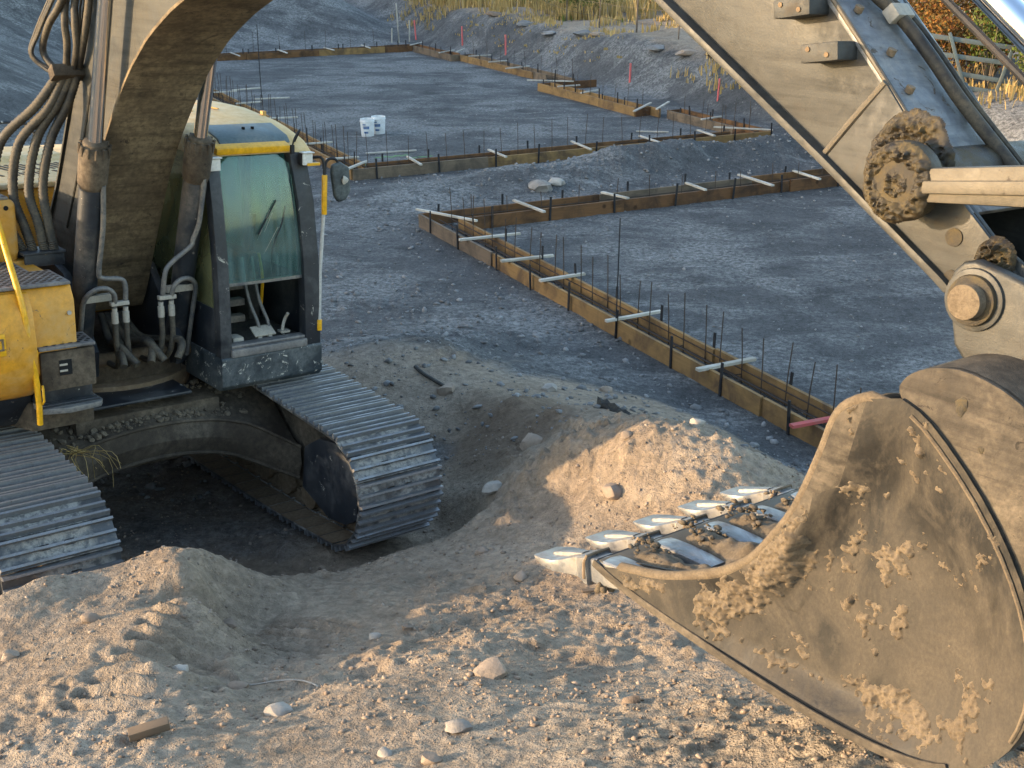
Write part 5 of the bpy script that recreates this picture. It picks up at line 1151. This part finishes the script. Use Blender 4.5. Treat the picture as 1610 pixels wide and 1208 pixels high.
# ---------------------------------------------------------------- footing forms: boards, stakes, spreaders and rebar, in the (s, t) grid of the pads
SPREAD = {
  'A': [(-0.22,0.03,0.82,0.55), (1.75,-0.15,1.78,0.77), (2.98,-0.12,3.03,0.62), (3.98,-0.08,3.98,0.55), (5.71,-0.17,5.69,0.56), (7.43,-0.15,7.44,0.54), (8.99,-0.12,9,0.27)],
  'B': [(-0.15,1.64,0.79,1.68), (0,3.18,0.52,3.28), (-0.03,4.78,0.57,4.75), (-0.2,5.97,0.78,5.94), (-0.04,7.02,0.72,6.97)],
  'C': [(-4.26,1.51,-3.47,1.46), (-4.23,3.15,-3.45,3.14), (-4.31,4.99,-3.42,4.92), (-4.28,6.53,-3.48,6.49), (-4.33,7.98,-3.6,7.89)],
  'E': [(-23.5,3.18,-22.26,3.16), (-23.57,4.77,-22.5,4.75), (-23.68,6.37,-22.57,6.34), (-23.72,7.7,-22.8,7.68)],
  'F': [(-22.98,9.18,-23.8,9.96), (-20.33,9.09,-21,9.92), (-20.25,9.67,-21.21,10.4), (-19.06,9.55,-19.08,10.33), (-17.37,9.43,-17.43,10.07), (-15.7,9.18,-15.81,10.01), (-13.03,8.44,-12.31,9.58), (-11.52,8.61,-11.59,9.3), (-10.22,8.55,-10.52,9.25), (-7.07,8.09,-8.04,9.26), (-7.15,8.8,-7.95,9.66), (-5.46,8.87,-5.57,9.45), (-4.45,8.46,-3.7,9.42), (-5.73,7.37,-5.39,7.68)],
  'D': [(-14.45,0.34,-14.38,1), (-14.67,0.96,-14.7,1.7), (-12.86,1.03,-12.69,1.85), (-12.3,0.51,-12.31,0.95), (-9.75,0.7,-9.73,0.93), (-6.38,0.23,-6.37,0.72), (-4.67,0.13,-4.67,0.68), (-3.54,0.04,-4.24,0.71)]}

BH = .20
def place(o, base, p): o.location = (p[0] - base[0], p[1] - base[1], p[2] - base[2])
def board(parent, base, a, b, mat, z0=0., h=BH, th=.038, name='board'):
    """plank between two (s,t) points standing on edge"""
    (x0, y0), (x1, y1) = to_xy(*a), to_xy(*b); L = math.hypot(x1 - x0, y1 - y0)
    m_ = MB(); m_.box((0, 0, h / 2), (L, th, h)); o = m_.build(name, mat, parent, 0, False)
    place(o, base, ((x0 + x1) / 2, (y0 + y1) / 2, z0)); o.rotation_euler = (rnd.uniform(-.012, .012), rnd.uniform(-.002, .002), math.atan2(y1 - y0, x1 - x0)); return o
stake_mb = MB(); stake_mb.box((0, 0, .16), (.032, .014, .40)); stake_me = stake_mb.mesh('stake'); stake_me.materials.append(M['stake'])
def run(label, lines, end_caps, spread, cage, zoff=0.):
    """lines: list of ((s0,t0),(s1,t1),material choices,out sign)"""
    bx_, by_ = to_xy(*lines[0][0]); base = (bx_, by_, 0.)
    F_ = empty('footing_form', base); tag(F_, label, 'formwork')
    for (a, b, mats, outn) in lines:
        L = math.hypot(b[0] - a[0], b[1] - a[1]); d = ((b[0] - a[0]) / L, (b[1] - a[1]) / L); p = 0.; i = 0
        while p < L - .05:
            ln = min(L - p, rnd.uniform(2.3, 3.3));
            if L - p - ln < .7: ln = L - p
            q0 = (a[0] + d[0] * (p + .003), a[1] + d[1] * (p + .003)); q1 = (a[0] + d[0] * (p + ln - .003), a[1] + d[1] * (p + ln - .003))
            jig = .012 * (-1) ** i
            q0 = (q0[0] - d[1] * jig * outn, q0[1] + d[0] * jig * outn); q1 = (q1[0] - d[1] * jig * outn, q1[1] + d[0] * jig * outn)
            board(F_, base, q0, q1, mats[i % len(mats)], rnd.uniform(-.015, .005)); p += ln; i += 1
        p = rnd.uniform(.2, .5)
        while p < L:
            s_, t_ = a[0] + d[0] * p - d[1] * .042 * outn, a[1] + d[1] * p + d[0] * .042 * outn; x, y = to_xy(s_, t_)
            o = bpy.data.objects.new('stake', stake_me); COL.objects.link(o); o.parent = F_; place(o, base, (x, y, rnd.uniform(-.06, .01)))
            o.rotation_euler = (rnd.uniform(-.05, .05), rnd.uniform(-.05, .05), math.atan2(to_xy(*b)[1] - by_, to_xy(*b)[0] - bx_)); p += rnd.uniform(.85, 1.25)
    for (a, b, mat) in end_caps: board(F_, base, a, b, mat, -.005)
    for k, (s0, t0, s1, t1) in enumerate(spread):
        (x0, y0), (x1, y1) = to_xy(s0, t0), to_xy(s1, t1); L = math.hypot(x1 - x0, y1 - y0); L = min(max(L, .62), 1.25)
        m_ = MB(); m_.box((0, 0, 0), (L, rnd.uniform(.042, .065), .03)); red = ('red' in label and k == len(spread) - 1)
        o = m_.build('spreader', 'wood_red' if red else 'wood_pale', F_, .003, False); place(o, base, ((x0 + x1) / 2, (y0 + y1) / 2, BH + .012)); o.rotation_euler = (0, rnd.uniform(-.02, .02), math.atan2(y1 - y0, x1 - x0))
        if red: o['label'] = 'red painted spreader'
    if cage:
        clabel, (a, b), step, hh, two = cage
        x0, y0 = to_xy(*a); cb = (x0, y0, 0.); C_ = empty('rebar_cage', cb); tag(C_, clabel, 'rebar')
        L = math.hypot(b[0] - a[0], b[1] - a[1]); d = ((b[0] - a[0]) / L, (b[1] - a[1]) / L)
        for off in ((-.09, .09) if two else (0.,)):
            for z in (.055, .15):
                q0 = to_xy(a[0] - d[1] * off, a[1] + d[0] * off); q1 = to_xy(b[0] - d[1] * off, b[1] + d[0] * off)
                m_ = MB(); m_.tube([(q0[0] - x0, q0[1] - y0, z), ((q0[0] + q1[0]) / 2 - x0, (q0[1] + q1[1]) / 2 - y0, z - .012), (q1[0] - x0, q1[1] - y0, z)], .007, 5); m_.build('long_bar', 'rebar', C_)
        p = .15; k = 0
        while p < L:
            off = (.09 if k % 2 else .05) * (1 if two else .3); hb = hh * rnd.uniform(.86, 1.12)
            x, y = to_xy(a[0] + d[0] * p - d[1] * off, a[1] + d[1] * p + d[0] * off)
            m_ = MB(); lx, ly = rnd.uniform(-.05, .05), rnd.uniform(-.05, .05); m_.tube([(0, 0, -.03), (lx * .3 * hb, ly * .3 * hb, hb * .5), (lx * hb, ly * hb, hb)], .0062, 5); o = m_.build('dowel', 'rebar', C_); place(o, cb, (x, y, 0))
            if k % 3 == 0:
                m_ = MB(); q = to_xy(a[0] + d[0] * p + d[1] * .12, a[1] + d[1] * p - d[0] * .12); m_.tube([(0, 0, .10), (q[0] - x, q[1] - y, .10)], .006, 5); o2 = m_.build('tie_bar', 'rebar', C_); place(o2, cb, (x, y, 0))
            p += step * rnd.uniform(.85, 1.15); k += 1
T_, B_, G2 = 'wood_tan', 'wood_brown', 'wood_grey'
run('long tan board footing form with a red spreader, between dirt pile and pad', [((0, 0), (10.2, 0), [G2, T_, T_, T_], -1), ((.5, .40), (10.2, .40), [T_], 1)], [((10.2, 0), (10.2, .4), T_)], SPREAD['A'], ('rusty rebar dowels rising from the long tan footing form', ((.3, .27), (10.0, .27)), .34, .62, True))
run('dark brown footing form along the foot of the spoil berm', [((.0, .0), (0, 8.7), [B_, G2], 1), ((.5, .44), (.5, 8.7), [B_, B_, B_], -1)], [((0, 8.7), (.5, 8.7), B_)], SPREAD['B'], ('sparse rusty rebar in the dark brown footing form', ((.22, .6), (.22, 8.5)), .6, .42, False))
run('tan and brown footing form behind the spoil berm, facing the near pad', [((-3.65, .23), (-3.65, 9.35), [G2, T_, T_, B_], -1), ((-4.05, .64), (-4.05, 8.6), [B_], 1)], [((-3.65, 9.35), (-4.05, 9.35), B_)], SPREAD['C'], ('row of thin rebar dowels above the form behind the spoil berm', ((-3.95, .5), (-3.95, 9.1)), .38, .72, True))
run('tan footing form running back beside the white pails and the excavator', [((-3.70, .23), (-22.9, .23), [T_, G2, T_], -1), ((-4.10, .63), (-22.9, .63), [T_], 1)], [], SPREAD['D'], ('dense rebar dowels along the form beside the excavator roof', ((-3.9, .5), (-22.5, .5)), .31, .72, True))
run('brown footing form across the far end of the pad', [((-23.1, .3), (-23.1, 9.3), [B_, B_, T_], 1), ((-23.5, .3), (-23.5, 9.7), [B_], -1)], [], SPREAD['E'], ('faint rebar dowels behind the far end form', ((-23.35, .5), (-23.35, 9.2)), .8, .75, False))
SF = SPREAD['F']
run('short grey-brown footing form at the corner by the lath stakes', [((-22.9, 9.25), (-19.75, 9.25), [G2], 1), ((-23.4, 9.65), (-20.0, 9.65), [B_], -1)], [((-19.75, 9.25), (-19.75, 9.6), G2)], SF[0:2], None)
run('tan footing form below two pink survey stakes', [((-19.7, 9.55), (-13.9, 9.55), [T_, T_, G2], 1), ((-19.7, 9.95), (-13.0, 9.95), [G2], -1)], [((-19.7, 9.55), (-19.7, 9.95), B_)], SF[2:6], ('few rebar dowels in the tan form below the pink stakes', ((-19.3, 9.75), (-12.6, 9.75)), .9, .7, False))
run('pale footing form with a jog in it under the cut bank', [((-12.45, 8.52), (-7.6, 8.52), [T_, T_, G2], 1), ((-12.45, 8.92), (-7.2, 8.92), [T_], -1)], [((-12.45, 8.52), (-12.45, 10.3), B_), ((-7.6, 8.52), (-7.6, 8.98), B_)], SF[6:10], ('rebar dowels in the pale jogged form under the bank', ((-12.2, 8.72), (-7.4, 8.72)), .62, .6, False))
run('brown end footing form between the jogged form and the berm', [((-7.0, 9.0), (-3.75, 9.0), [G2, B_], 1), ((-7.0, 9.40), (-3.75, 9.40), [B_], -1)], [((-7.0, 9.0), (-7.0, 9.4), B_)], SF[10:13], ('few rebar dowels in the brown end form', ((-6.8, 9.2), (-3.9, 9.2)), .8, .55, False))
def loose_lath(s0, t0, s1, t1, label, zz=.025, mat='wood_pale', name='loose_lath', w=.05):
    (x0, y0), (x1, y1) = to_xy(s0, t0), to_xy(s1, t1); L = math.hypot(x1 - x0, y1 - y0)
    m_ = MB(); m_.box((0, 0, 0), (L, w, .025)); o = m_.build(name, mat, None, .003, False); o.location = ((x0 + x1) / 2, (y0 + y1) / 2, zz); o.rotation_euler = (0, 0, math.atan2(y1 - y0, x1 - x0)); tag(o, label, 'lath')
loose_lath(-5.73, 7.37, -5.35, 7.95, 'pale lath lying loose on the far pad by the jogged form')
loose_lath(-4.6, 1.7, -4.35, 2.2, 'white lath lying on the green paint marks behind the form')
loose_lath(-5.9, 1.3, -5.75, 2.3, 'thin lath lying flat on the pad beyond the green paint marks')
# one tall form stake standing out of the long form
x, y = to_xy(5.72, -.05); b = MB(); b.tube([(0, 0, -.1), (.01, 0, .7), (.015, .01, 1.35)], .007, 6); o = b.build('tall_stake', 'stake'); o.location = (x, y, 0); tag(o, 'tall thin steel rod against the long tan form', 'stake')
x, y = to_xy(-13.2, 1.3); b = MB(); b.tube([(0, 0, -.1), (.0, 0, .9), (.01, .01, 1.9)], .012, 6); o = b.build('tall_stake', 'stake'); o.location = (x, y, 0); tag(o, 'tall thin steel rod among the dense rebar', 'stake')

# pails
def pail(x, y, label, open_top, ang):
    P_ = empty('pail', (x, y, gz(x, y) - .005)); tag(P_, label, 'pail')
    n = 28; prof_ = [(.0, .0), (.128, .0), (.132, .01), (.148, .31), (.156, .31), (.156, .335), (.15, .34), (.15, .37), (.142, .37), (.138, .33), (.122, .02), (0, .02)]
    b = MB(); V = []; F = []
    for r, z in prof_:
        for k in range(n): a = 6.2832 * k / n; V.append((r * math.cos(a), r * math.sin(a), z))
    for i in range(len(prof_) - 1):
        for k in range(n): F.append((i * n + k, i * n + (k + 1) % n, (i + 1) * n + (k + 1) % n, (i + 1) * n + k))
    b.add(V, F); b.build('body', 'white', P_)
    if open_top: b = MB(); b.tube([(0, 0, .24), (0, 0, .25)], .13, 20); b.build('inner_disc', 'hole', P_)  # near-black disc set inside the open pail
    b = MB(); b.tube([(.15 * math.cos(a), .15 * math.sin(a), .30 - .16 * math.sin(max(0, a - .2)) * (a < 3.0)) for a in np.linspace(ang, ang + 3.1, 14)], .004, 5); b.build('bail_handle', 'stake', P_)
    b = MB(); V = []; F = []
    for (a0, a1, z0, z1) in ((-2.1, -1.2, .17, .23), (-2.0, -1.35, .08, .12), (-2.2, -1.7, .25, .275)):
        m0 = len(V)
        for k in range(7):
            a = a0 + (a1 - a0) * k / 6
            for z in (z0, z1): r = .1335 + (z - .01) / .30 * .016; V.append((r * math.cos(a), r * math.sin(a), z))
        for k in range(6): F.append((m0 + 2 * k, m0 + 2 * k + 2, m0 + 2 * k + 3, m0 + 2 * k + 1))
    b.add(V, F); b.build('print', 'blue', P_)
pail(-3.04, 25.93, 'open white pail with blue print standing on the far pad', True, .3)
pail(-2.84, 26.25, 'white pail standing just behind the open one', False, 1.4)

# survey stakes
def survey(x, y, h, label, lath=False):
    m_ = MB(); m_.box((0, 0, h / 2 - .05), (.045, .03, h + .1)); o = m_.build('survey_stake', 'wood_pale' if lath else 'pink', None, .003, False); o.location = (x, y, gz(x, y)); o.rotation_euler = (rnd.uniform(-.05, .05), rnd.uniform(-.06, .06), rnd.uniform(0, 1)); tag(o, label, 'survey stake')
survey(-1.68, 42.85, .62, 'pink survey stake at the bank by the short grey-brown form')
survey(-.2, 40.1, .62, 'pink survey stake above the tan form with laths')
survey(3.15, 33.41, .50, 'pink survey stake midway up the bank behind the jogged form')
survey(4.94, 29.85, .52, 'pink survey stake on the bank above the brown end form')
survey(-3.5, 46.1, .7, 'pink survey stake beside the tall pale lath')
survey(-4.05, 45.3, 1.35, 'tall pale lath stake with a board at the far corner', True)
survey(-3.70, 45.6, .75, 'short pale lath stake next to the tall one', True)
survey(-4.3, 45.2, .5, 'small pale lath stub left of the tall lath stake', True)

# bits lying on the dirt
def grounded(name, mb, mat, x, y, rz, label, cat, lift=0., tilt=(0, 0), bevel=.004):
    o = mb.build(name, mat, None, bevel); o.location = (x, y, gz(x, y) + lift); o.rotation_euler = (tilt[0], tilt[1], rz); tag(o, label, cat); return o
m_ = MB(); m_.box((0, 0, 0), (.165, .05, .038)); grounded('wood_offcut', m_, 'wood_grey', -1.50, 4.20, .35, 'short grey lumber offcut lying in the foreground dirt', 'offcut', .022, (.1, -.12))
m_ = MB(); m_.box((0, 0, 0), (.16, .03, .012)); grounded('wood_splinter', m_, 'wood_grey', .47, 6.0, .2, 'thin wood splinter on the dirt below the bucket teeth', 'splinter', .02, (.05, 0))
pts = [(-1.36, 4.95), (-1.26, 4.99), (-1.14, 5.0), (-1.02, 4.97), (-.93, 4.9), (-.92, 4.86)]
m_ = MB(); m_.tube(spline([(x, y, gz(x, y) + .012) for x, y in pts], 5), .004, 6); tag(m_.build('dry_root', 'stone_pale'), 'thin pale root curling over the dirt hollow', 'root')
pts = [(-.93, 11.0), (-.82, 10.83), (-.62, 10.55)]
m_ = MB(); m_.tube(spline([(x, y, gz(x, y) + .03) for x, y in pts], 5), .018, 7); tag(m_.build('pipe_scrap', 'fabric'), 'black pipe scrap half buried behind the track', 'pipe')
m_ = MB(); V = []; F = []
for i in range(9):
    for j in range(7):
        u_, v_ = i / 8 - .5, j / 6 - .5; V.append((u_ * .30, v_ * .10 * (1.1 - u_), .16 * max(0, .45 + u_) * (1 - abs(v_)) - .05 * abs(math.sin(6 * v_ + 4 * u_))))
F = [(i * 7 + j, (i + 1) * 7 + j, (i + 1) * 7 + j + 1, i * 7 + j + 1) for i in range(8) for j in range(6)]
m_.add(V, F); o = m_.build('fabric_scrap', 'fabric'); o.location = (.84, 9.25, gz(.84, 9.25) + .0); o.rotation_euler = (.1, .1, 2.6); tag(o, 'torn black fabric scrap sticking out behind the dirt pile', 'fabric')
sol = o.modifiers.new('thickness', 'SOLIDIFY'); sol.thickness = .006

# ---------------------------------------------------------------- dry grass, fence, shrubs and rail stack on the bank
gr = np.random.RandomState(5)
def grass(name, mat, n, s_rng, t_rng, hmin, hmax, per, label):
    V = []; F = []; s = gr.uniform(*s_rng, n); t = gr.uniform(*t_rng, n); xs, ys = to_xy(s, t)
    den = fbm(xs * .35, ys * .35, 3, .5, 101) + gr.uniform(-.3, .3, n); keep = den > -.12; xs, ys = xs[keep], ys[keep]; zs = height(xs, ys)
    tall = np.clip(.55 + 1.6 * fbm(xs * .3, ys * .3, 3, .5, 111), .2, 1.25)
    for x, y, z, tl in zip(xs, ys, zs, tall):
        for k in range(per):
            a = gr.uniform(0, 6.28); h = gr.uniform(hmin, hmax) * tl; lean = gr.uniform(.05, .5) * h; w = .012 + .016 * gr.rand(); bx2, by2 = x + gr.normal(0, .12), y + gr.normal(0, .12)
            dx, dy = math.cos(a), math.sin(a); px2, py2 = -dy * w, dx * w; o_ = len(V)
            V += [(bx2 - px2, by2 - py2, z - .03), (bx2 + px2, by2 + py2, z - .03), (bx2 + dx * lean * .35 - px2 * .7, by2 + dy * lean * .35 - py2 * .7, z + h * .6), (bx2 + dx * lean * .35 + px2 * .7, by2 + dy * lean * .35 + py2 * .7, z + h * .6), (bx2 + dx * lean, by2 + dy * lean, z + h)]
            F += [(o_, o_ + 1, o_ + 3, o_ + 2), (o_ + 2, o_ + 3, o_ + 4)]
    me = bpy.data.meshes.new(name); me.from_pydata(V, [], F); o = link(name, me, mat, None, False); o['kind'] = 'stuff'; tag(o, label, 'grass')
grass('dry_grass', 'straw', 3400, (-36, -6), (12.0, 22), .35, .95, 9, 'tall straw coloured dry grass on top of the bank')
grass('bank_grass', 'straw', 420, (-30, 2), (11.2, 12.2), .08, .3, 7, 'short dry tufts along the lip of the bank')
grass('rail_grass', 'straw', 420, (-5, 4), (10.9, 15), .15, .5, 8, 'short dry grass round the foot of the metal rails')
grass('green_weeds', 'greenleaf', 60, (-24, -16), (12.8, 20), .3, .8, 9, 'green weeds among the dry grass')

def wire_fence():
    F_ = empty('wire_fence', (4.08, 34.22, gz(4.08, 34.22))); tag(F_, 'wire fence on thin posts in the dry grass', 'fence'); base = F_.location.copy()
    prev = None
    for k in range(9):
        s_ = -7.0 - 2.55 * k; x, y = to_xy(s_, 12.15 + .25 * k); z = gz(x, y); m_ = MB(); hh = 1.45 if k % 2 == 0 else 1.3; m_.tube([(0, 0, -.3), (.01, 0, hh * .5), (.02 * rnd.uniform(-1, 1), 0, hh)], .028 if k % 3 == 0 else .018, 6); o = m_.build('post', 'post', F_); o.location = (x - base.x, y - base.y, z - base.z)
        if prev is not None:
            for hz in (.35, .75, 1.15):
                m_ = MB(); p0, p1 = prev, (x, y, z); md = [(p0[i] + p1[i]) / 2 for i in range(3)]; m_.tube([(p0[0] - base.x, p0[1] - base.y, p0[2] - base.z + hz), (md[0] - base.x, md[1] - base.y, md[2] - base.z + hz - .03), (p1[0] - base.x, p1[1] - base.y, p1[2] - base.z + hz)], .006, 4); m_.build('wire', 'post', F_)
        prev = (x, y, z)
wire_fence()

def shrub(name, x, y, h, rx, nleaf, mat, label, cat='shrub', seed=1):
    r_ = random.Random(seed); z = gz(x, y); S_ = empty(name, (x, y, z)); tag(S_, label, cat)
    tw = MB(); lf = MB(); tips = []
    for k in range(16):
        a = r_.uniform(0, 6.283); rr = rx * r_.uniform(.3, 1.); top = Vector((rr * math.cos(a), rr * math.sin(a), h * r_.uniform(.55, 1.)))
        mid = top * .5 + Vector((r_.uniform(-.1, .1), r_.uniform(-.1, .1), .15 * h)); tw.tube(spline([(0, 0, -.05), mid, top], 4), [.014 - .0012 * i for i in range(9)], 5)
        tips += [mid, (mid + top) / 2, top, top]
    tw.build('branches', 'twig', S_)
    V = []; F = []
    for k in range(nleaf):
        c = r_.choice(tips) + Vector((r_.gauss(0, rx * .17), r_.gauss(0, rx * .17), r_.gauss(0, h * .10)))
        if c.z < .05: c.z = .05 + r_.random() * .2
        q = r_.uniform(.022, .05); u_ = Vector((r_.gauss(0, 1), r_.gauss(0, 1), r_.gauss(0, .7))).normalized(); v_ = u_.orthogonal().normalized(); v_.rotate(Matrix.Rotation(r_.uniform(0, 6.28), 3, u_)); w_ = u_.cross(v_); o_ = len(V)
        V += [c - v_ * q, c + w_ * q * .5, c + v_ * q, c - w_ * q * .5]; F += [(o_, o_ + 1, o_ + 2, o_ + 3)]
    lf.add(V, F); me = bpy.data.meshes.new('foliage'); me.from_pydata(lf.v, [], lf.f); link('foliage', me, mat, S_, False)
shrub('shrub', 8.3, 25.6, 1.9, 1.0, 5200, 'autumn', 'rusty orange shrub behind the pale metal rails', seed=2)
shrub('shrub', 9.6, 25.0, 1.8, 1.0, 4600, 'autumn', 'brown and orange shrub beyond the end of the metal rails', seed=3)
shrub('shrub', 7.1, 26.6, 1.9, 1.0, 4200, 'autumn', 'dull brown shrub behind the excavator stick', seed=6)
shrub('shrub', 8.9, 24.3, 1.2, .8, 3600, 'autumn', 'low brown shrub filling the gaps between the metal rails', seed=12)
shrub('shrub', 7.9, 24.3, 1.1, .7, 2800, 'autumn', 'low rusty shrub at the near end of the metal rails', seed=13)
shrub('vine', 9.55, 22.75, 1.15, .5, 1500, 'greenleaf', 'bright green vine climbing over the end of the metal rails', 'vine', 4)
shrub('vine', 9.1, 23.9, 1.5, .55, 1500, 'greenleaf', 'green vine rising behind the middle of the metal rails', 'vine', 8)
shrub('bush', 2.4, 43.0, 1.3, 1.3, 2600, 'greenleaf', 'olive green bush in the dry grass behind the bank', 'bush', 5)
shrub('bush', 11.2, 24.6, 2.3, 1.3, 4200, 'greenleaf', 'large green bush behind the chrome cylinder rod', 'bush', 7)
shrub('bush', 5.6, 40.0, 1.4, 1.4, 2200, 'autumn', 'orange brown bush behind the wire fence', 'bush', 9)
# rails of an old metal gate leaning on the bank
R_ = empty('metal_gate', (8.5, 23.2, gz(8.5, 23.2))); tag(R_, 'pale galvanised rail gate leaning on the bank among shrubs', 'gate'); rb = R_.location
for (x0, z0, x1, z1) in ((7.6, 2.30, 9.75, 2.00), (7.75, 1.98, 9.75, 1.72), (7.85, 1.68, 9.8, 1.37), (7.95, 1.42, 9.8, 1.16)):
    m_ = MB(); L = math.hypot(x1 - x0, z1 - z0); m_.box((0, 0, 0), (L, .05, .085)); o = m_.build('rail', 'rail_steel', R_, .012); o.location = ((x0 + x1) / 2 - rb.x, 0, (z0 + z1) / 2 - rb.z); o.rotation_euler = (0, math.atan2(z0 - z1, x1 - x0), 0)
for (x0, z0, x1, z1) in ((8.02, 2.30, 8.42, 1.30), (9.18, 2.0, 8.95, 1.08), (9.72, 2.05, 9.72, 1.0)):
    m_ = MB(); L = math.hypot(x1 - x0, z1 - z0); m_.box((0, -.045, 0), (.06, .035, L + .1)); o = m_.build('upright', 'rail_steel', R_, .008); o.location = ((x0 + x1) / 2 - rb.x, 0, (z0 + z1) / 2 - rb.z); o.rotation_euler = (0, math.atan2(x0 - x1, z0 - z1), 0)
# roots and rubble along the lip of the bank
for k, (x, y, r) in enumerate([(2.1, 37.6, .22), (2.5, 37.0, .16), (3.9, 33.9, .2), (4.6, 32.9, .24), (1.2, 39.3, .2), (-.6, 43.2, .22), (.4, 41.2, .25), (5.2, 32.2, .22), (5.8, 31.5, .2)]):
    b = MB(); b.rock((x, y, gz(x, y) + r * .2), (r * 1.4, r, r * .42), rnd, 3); tag(b.build('bank_rock', 'stone_tan' if k % 2 else 'stone_grey'), 'weathered rock on the lip of the grassy bank', 'rock', 'rocks along the lip of the bank')
